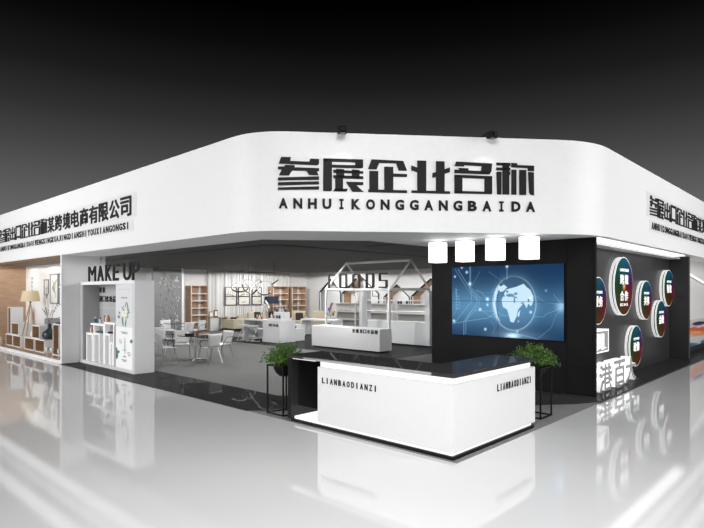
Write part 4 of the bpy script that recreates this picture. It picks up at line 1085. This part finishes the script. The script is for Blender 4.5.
dup(s0_, (13.25, 17.9, .014), math.pi / 2, 'white slanted-leg stool nearer the island cabinet', 'white stools at the island counter')
pd = tag(MB().box(14.5, 15.0, 16.75, 17.15, .014, .50).build('pedestal', white, bevel=.006), 'low white pedestal right behind the island cabinet', 'pedestal')
# bench and table behind, armchairs
wb = thing('white_bench', 'low white bench in front of the white side table', 'bench', (16.4, 19.3, .014))
MB().box(16.2, 16.7, 18.6, 19.6, .46, .52).build('top', white, wb); MB().box(16.2, 16.7, 19.5, 19.56, .014, .46).build('leg', white, wb); MB().box(16.2, 16.7, 18.6, 18.66, .014, .46).build('leg', white, wb)
wt = thing('side_table', 'long white side table left of the FOODS kiosk', 'table', (17, 18.5, .014))
MB().box(16.85, 17.5, 17.0, 19.1, .70, .76).build('top', white, wt); MB().box(16.85, 17.5, 19.04, 19.1, .014, .70).build('leg', white, wt); MB().box(16.85, 17.5, 17.0, 17.06, .014, .70).build('leg', white, wt)
for (x, y, lab) in ((19.55, 22.3, 'beige armchair behind the island, left of the pair'), (20.3, 21.5, 'beige armchair in front of the corner bookcase')):
    t_ = thing('armchair', lab, 'armchair', (x, y, .014), math.radians(-40), 'beige armchairs')
    MB().box(-.35, .35, -.35, .35, .15, .45).build('seat', fabric, t_, bevel=.04, local=True); MB().box(-.35, .35, .25, .42, .45, .95).build('backrest', fabric, t_, bevel=.04, local=True)
    for s_ in (-1, 1): MB().box(s_ * .38 - .06, s_ * .38 + .06, -.35, .35, .15, .62).build('armrest', fabric, t_, bevel=.03, local=True)
    for a in (-.3, .3):
        for b_ in (-.3, .3): MB().box(a - .025, a + .025, b_ - .025, b_ + .025, 0, .15).build('leg', brown, t_, local=True)
t_ = tag(MB().box(-.2, .2, -.08, .08, 0, .42).build('cushion', dfabric, bevel=.06), 'dark brown cushion on the armchair behind the island', 'cushion'); t_.location = (19.68, 22.42, .46); t_.rotation_euler = (0, 0, math.radians(-40))
# flowers on the side table
fl_ = thing('flower_arrangement', 'red, blue and yellow flowers in a glass on the white side table', 'flowers', (17.2, 17.6, .76))
MB().lathe([(.06, 0), (.07, .16), (.06, .16)], (17.2, 17.6, .76), 12).build('glass', clear, fl_)
st = MB()
for (dy, dz, mm) in ((.18, .28, purple), (.12, .24, purple), (-.02, .45, blue), (-.05, .40, blue), (-.16, .62, red), (-.22, .70, copper), (-.12, .52, red), (-.3, .30, yellow), (-.36, .34, yellow), (-.3, .22, stemm)):
    p = Vector((17.2, 17.6 + dy, .78 + dz)); st.tube([(17.2, 17.6, .86), tuple(p)], .006, 4)
    m = MB(); m.ball(p, (.05, .05, .06), 7, 5); m.build('bloom', mm, fl_)
st.build('stems', stemm, fl_)

# pendant ring lights
def ring_lamp(label, px, py, dist, r_, tilt, yaw, squash=1.0):
    d = Vector(ray(px, py)); c = Vector((0, 0, H)) + d * dist
    t_ = thing('ring_pendant', label, 'pendant lamp', tuple(c), 0, 'pendant rings over the island')
    R = Matrix.Rotation(yaw, 3, 'Z') @ Matrix.Rotation(tilt, 3, 'X'); n = 40; hw = .028
    def bandm(ra, rb):
        m = MB(); vs = []
        for i in range(n):
            a = 2 * math.pi * i / n; e = Vector((math.cos(a), math.sin(a), 0))
            for rr, z in ((ra, -hw), (ra, hw), (rb, hw), (rb, -hw)): vs.append(R @ (e * rr + Vector((0, 0, z))))
        fs = []
        for i in range(n):
            j = (i + 1) % n
            for q in range(4): fs.append((i * 4 + q, j * 4 + q, j * 4 + (q + 1) % 4, i * 4 + (q + 1) % 4))
        return m.add(vs, fs)
    bandm(r_, r_ - .02).build('band', brown, t_, smooth=False, local=True); bandm(r_ - .021, r_ - .026).build('diffuser', ringm, t_, local=True)
    for a in (0, math.pi):
        e = R @ Vector((r_ * math.cos(a), r_ * math.sin(a), 0)); MB().tube([tuple(e), (e.x, e.y, 3.165 - c.z)], .004, 4).build('wire', blacks, t_, local=True)
cr_ = A - math.pi / 2
ring_lamp('leftmost ring pendant, nearly flat, over the island', 240, 287.5, 21.4, .33, .55, cr_ + .1)
ring_lamp('second ring pendant from the left, tilted down to the right', 249, 286.5, 22.6, .31, 1.15, cr_ + .75)
ring_lamp('third ring pendant, steeply tilted, between two wider rings', 255.5, 287, 21.2, .34, 1.0, cr_ - 1.0)
ring_lamp('largest open ring pendant, second from the right', 265.2, 288.2, 20.0, .30, 1.0, cr_ - .1)
ring_lamp('rightmost ring pendant, seen edge-on', 274.6, 282.3, 21.2, .18, .62, cr_ - 1.35)

# ================================================================== FOODS KIOSK
fk = thing('food_kiosk', 'white house-frame FOODS kiosk with a long white counter', 'kiosk', (13.5, 11.4, .014))
MB().box(13.47, 14.09, 11.42, 14.66, .06, .79).build('counter', white, fk, bevel=.006); MB().box(13.52, 14.04, 11.5, 14.6, .014, .06).build('plinth', blackm, fk)
letters(fk, blackm, [(ch, (13.47, 12.63 - .166 * i, .625), (0, -1, 0), (-1, 0, 0), .135, .13, .01, .04) for i, ch in enumerate('安徽港口食品馆')])
XF, XB, XM, YA, YB_, ZE, ZR = 14.0, 16.22, 15.12, 11.40, 14.50, 2.09, 3.10
def bar(a, b_, w_=.045): return MB().tube([a, b_], w_ * 1.0, 4).build('beam', white, fk)
bar((XF, YA, ZE), (XF, YB_, ZE)); bar((XB, YA, ZE), (XB, YB_, ZE)); bar((XF, YA, ZE), (XB, YA, ZE)); bar((XF, YB_, ZE), (XB, YB_, ZE)); bar((XM, YA, ZR), (XM, YB_, ZR))
for y in (YA, YB_):
    bar((XF, y, ZE), (XM, y, ZR)); bar((XB, y, ZE), (XM, y, ZR))
MB().box(XF - .035, XF + .035, YA + .03, YA + .10, .79, ZE).build('post', white, fk); MB().box(XF - .025, XF + .025, YB_ - .06, YB_ - .01, .79, ZE).build('post', white, fk)
MB().box(16.18, 16.28, 11.36, 14.75, .06, .86).build('back_panel', grey, fk); MB().box(16.2, 16.26, 11.5, 14.7, .014, .06).build('plinth', blackm, fk)
MB().box(16.14, 16.40, 11.34, 11.56, .06, ZE - .04).build('pillar', grey, fk); MB().box(16.14, 16.40, 14.36, 14.75, .06, ZE - .04).build('pillar', grey, fk)
for z in (.86, 1.24, 1.66): MB().box(16.16, 16.5, 11.56, 14.36, z, z + .04).build('shelf', white, fk)
fs_ = thing('letter_sign', 'dark squared FOODS letters standing on the kiosk eave', 'sign', (XF, 13.9, ZE))
for ch, a, b_ in (('F', 328, 334.5), ('O', 339, 347), ('O', 352, 360), ('D', 365.5, 374), ('S', 378.5, 387.3)):
    ya = onx(a, 283, XF - .05)[0]; yb = onx(b_, 283, XF - .05)[0]; wd = ya - yb; s_ = .055; h = .50; z0 = ZE + .045; m = MB(); xa, xb = XF - .05, XF - .015
    def seg(u0, u1, v0, v1): m.box(xa, xb, ya - u1 * wd, ya - u0 * wd, z0 + v0 * h, z0 + v1 * h)
    q = .24; r_ = .09
    if ch == 'F': seg(0, q, 0, .93); seg(.08, 1, 1 - r_, 1); seg(q, .8, .46, .54) if 0 else None
    if ch == 'O': seg(0, q, .06, .94); seg(1 - q, 1, .06, .94); seg(.08, .92, 1 - r_, 1); seg(.08, .92, 0, r_)
    if ch == 'D': seg(0, q, 0, 1); seg(1 - q, 1, .06, .94); seg(0, .92, 1 - r_, 1); seg(0, .92, 0, r_)
    if ch == 'S': seg(0, q, .5, .94); seg(1 - q, 1, .06, .52); seg(.08, 1, 1 - r_, 1); seg(0, .92, 0, r_); seg(.05, .95, .46, .54)
    m.build('letter', blackm, fs_)
for px in (358.6, 391.3):
    y = onx(px, 262, XM)[0]; MB().tube([(XM, y, 3.165), (XM, y, ZR + .02)], .006, 4).build('wire', white, fs_ if 0 else fk)
# grey racks behind the kiosk
def rack(label, ya, yb, x0=20.3, h=1.42):
    L = ya - yb; t_ = thing('display_rack', label, 'rack', (x0, yb, .014), 0, 'grey racks before the house recesses')
    for x in (0, .45):
        for y in (0, L - .05): MB().box(x, x + .05, y, y + .05, 0, h).build('post', walld, t_, local=True)
    MB().box(0, .5, 0, L, h - .03, h).build('top', walld, t_, local=True); MB().box(.46, .49, .05, L - .05, h - .38, h - .03).build('header', walld, t_, local=True)
    for z in (.12, .55, .95): MB().box(.02, .48, .02, L - .02, z, z + .035).build('shelf', walld, t_, local=True)
    MB().box(.47, .49, .05, L - .05, .1, h - .4).build('back_panel', rackm, t_, local=True)
    return t_
rack('grey metal rack left of the kiosk pillar, in front of the first recess', 20.64, 18.83)
rack('grey metal rack seen through the kiosk shelves on the left', 18.28, 16.73)
rack('grey metal rack seen through the kiosk shelves on the right', 16.48, 14.2)
for (px, mm, lab) in ((398.5, blackm, 'black jar'), (401, blackm, 'second black jar'), (404, pearl, 'pale jar'), (407, blackm, 'third black jar')):
    y = onx(px, 303, 20.5)[0]
    t_ = thing('food_jar', lab + ' on top of the right grey rack', 'jar', (20.5, y, 1.434), 0, 'jars on the grey rack')
    MB().lathe([(.05, 0), (.055, .02), (.055, .12), (.045, .13)], n=10).build('body', mm, t_, local=True); MB().lathe([(.05, .13), (.05, .16)], n=10).build('lid', pearl, t_, local=True)
t_ = thing('framed_picture', 'thin black-framed picture inside the second house recess', 'picture', (23.1, 19.6, 1.9))
m = MB(); ya, yb, z0, z1 = 20.1, 19.5, 1.75, 2.15; f = .03
m.box(23.06, 23.1, yb, ya, z0, z0 + f); m.box(23.06, 23.1, yb, ya, z1 - f, z1); m.box(23.06, 23.1, yb, yb + f, z0, z1); m.box(23.06, 23.1, ya - f, ya, z0, z1); m.build('frame', blackm, t_)
MB().box(23.08, 23.095, yb + f, ya - f, z0 + f, z1 - f).build('print', paper, t_)
br = thing('twig_vase', 'vase of thin budding twigs inside the second house recess', 'vase', (22.8, 20.9, .1))
MB().lathe([(.08, 0), (.11, .5), (.05, .8), (.06, .85)], (22.8, 20.9, .1), 12).build('body', pearl, br, smooth=True)
m = MB()
for i in range(8):
    e = (22.8 + random.uniform(-.1, .1), 20.9 + random.uniform(-.4, .3), random.uniform(1.8, 2.4)); m.tube([(22.8, 20.9, .9), ((22.8 + e[0]) / 2, (20.9 + e[1]) / 2 + .04, 1.5), e], .008, 4)
    for q in range(3): m.ball((e[0], e[1] + random.uniform(-.06, .06), e[2] - .14 * q), .028, 6, 4)
m.build('twigs', drybrown, br)
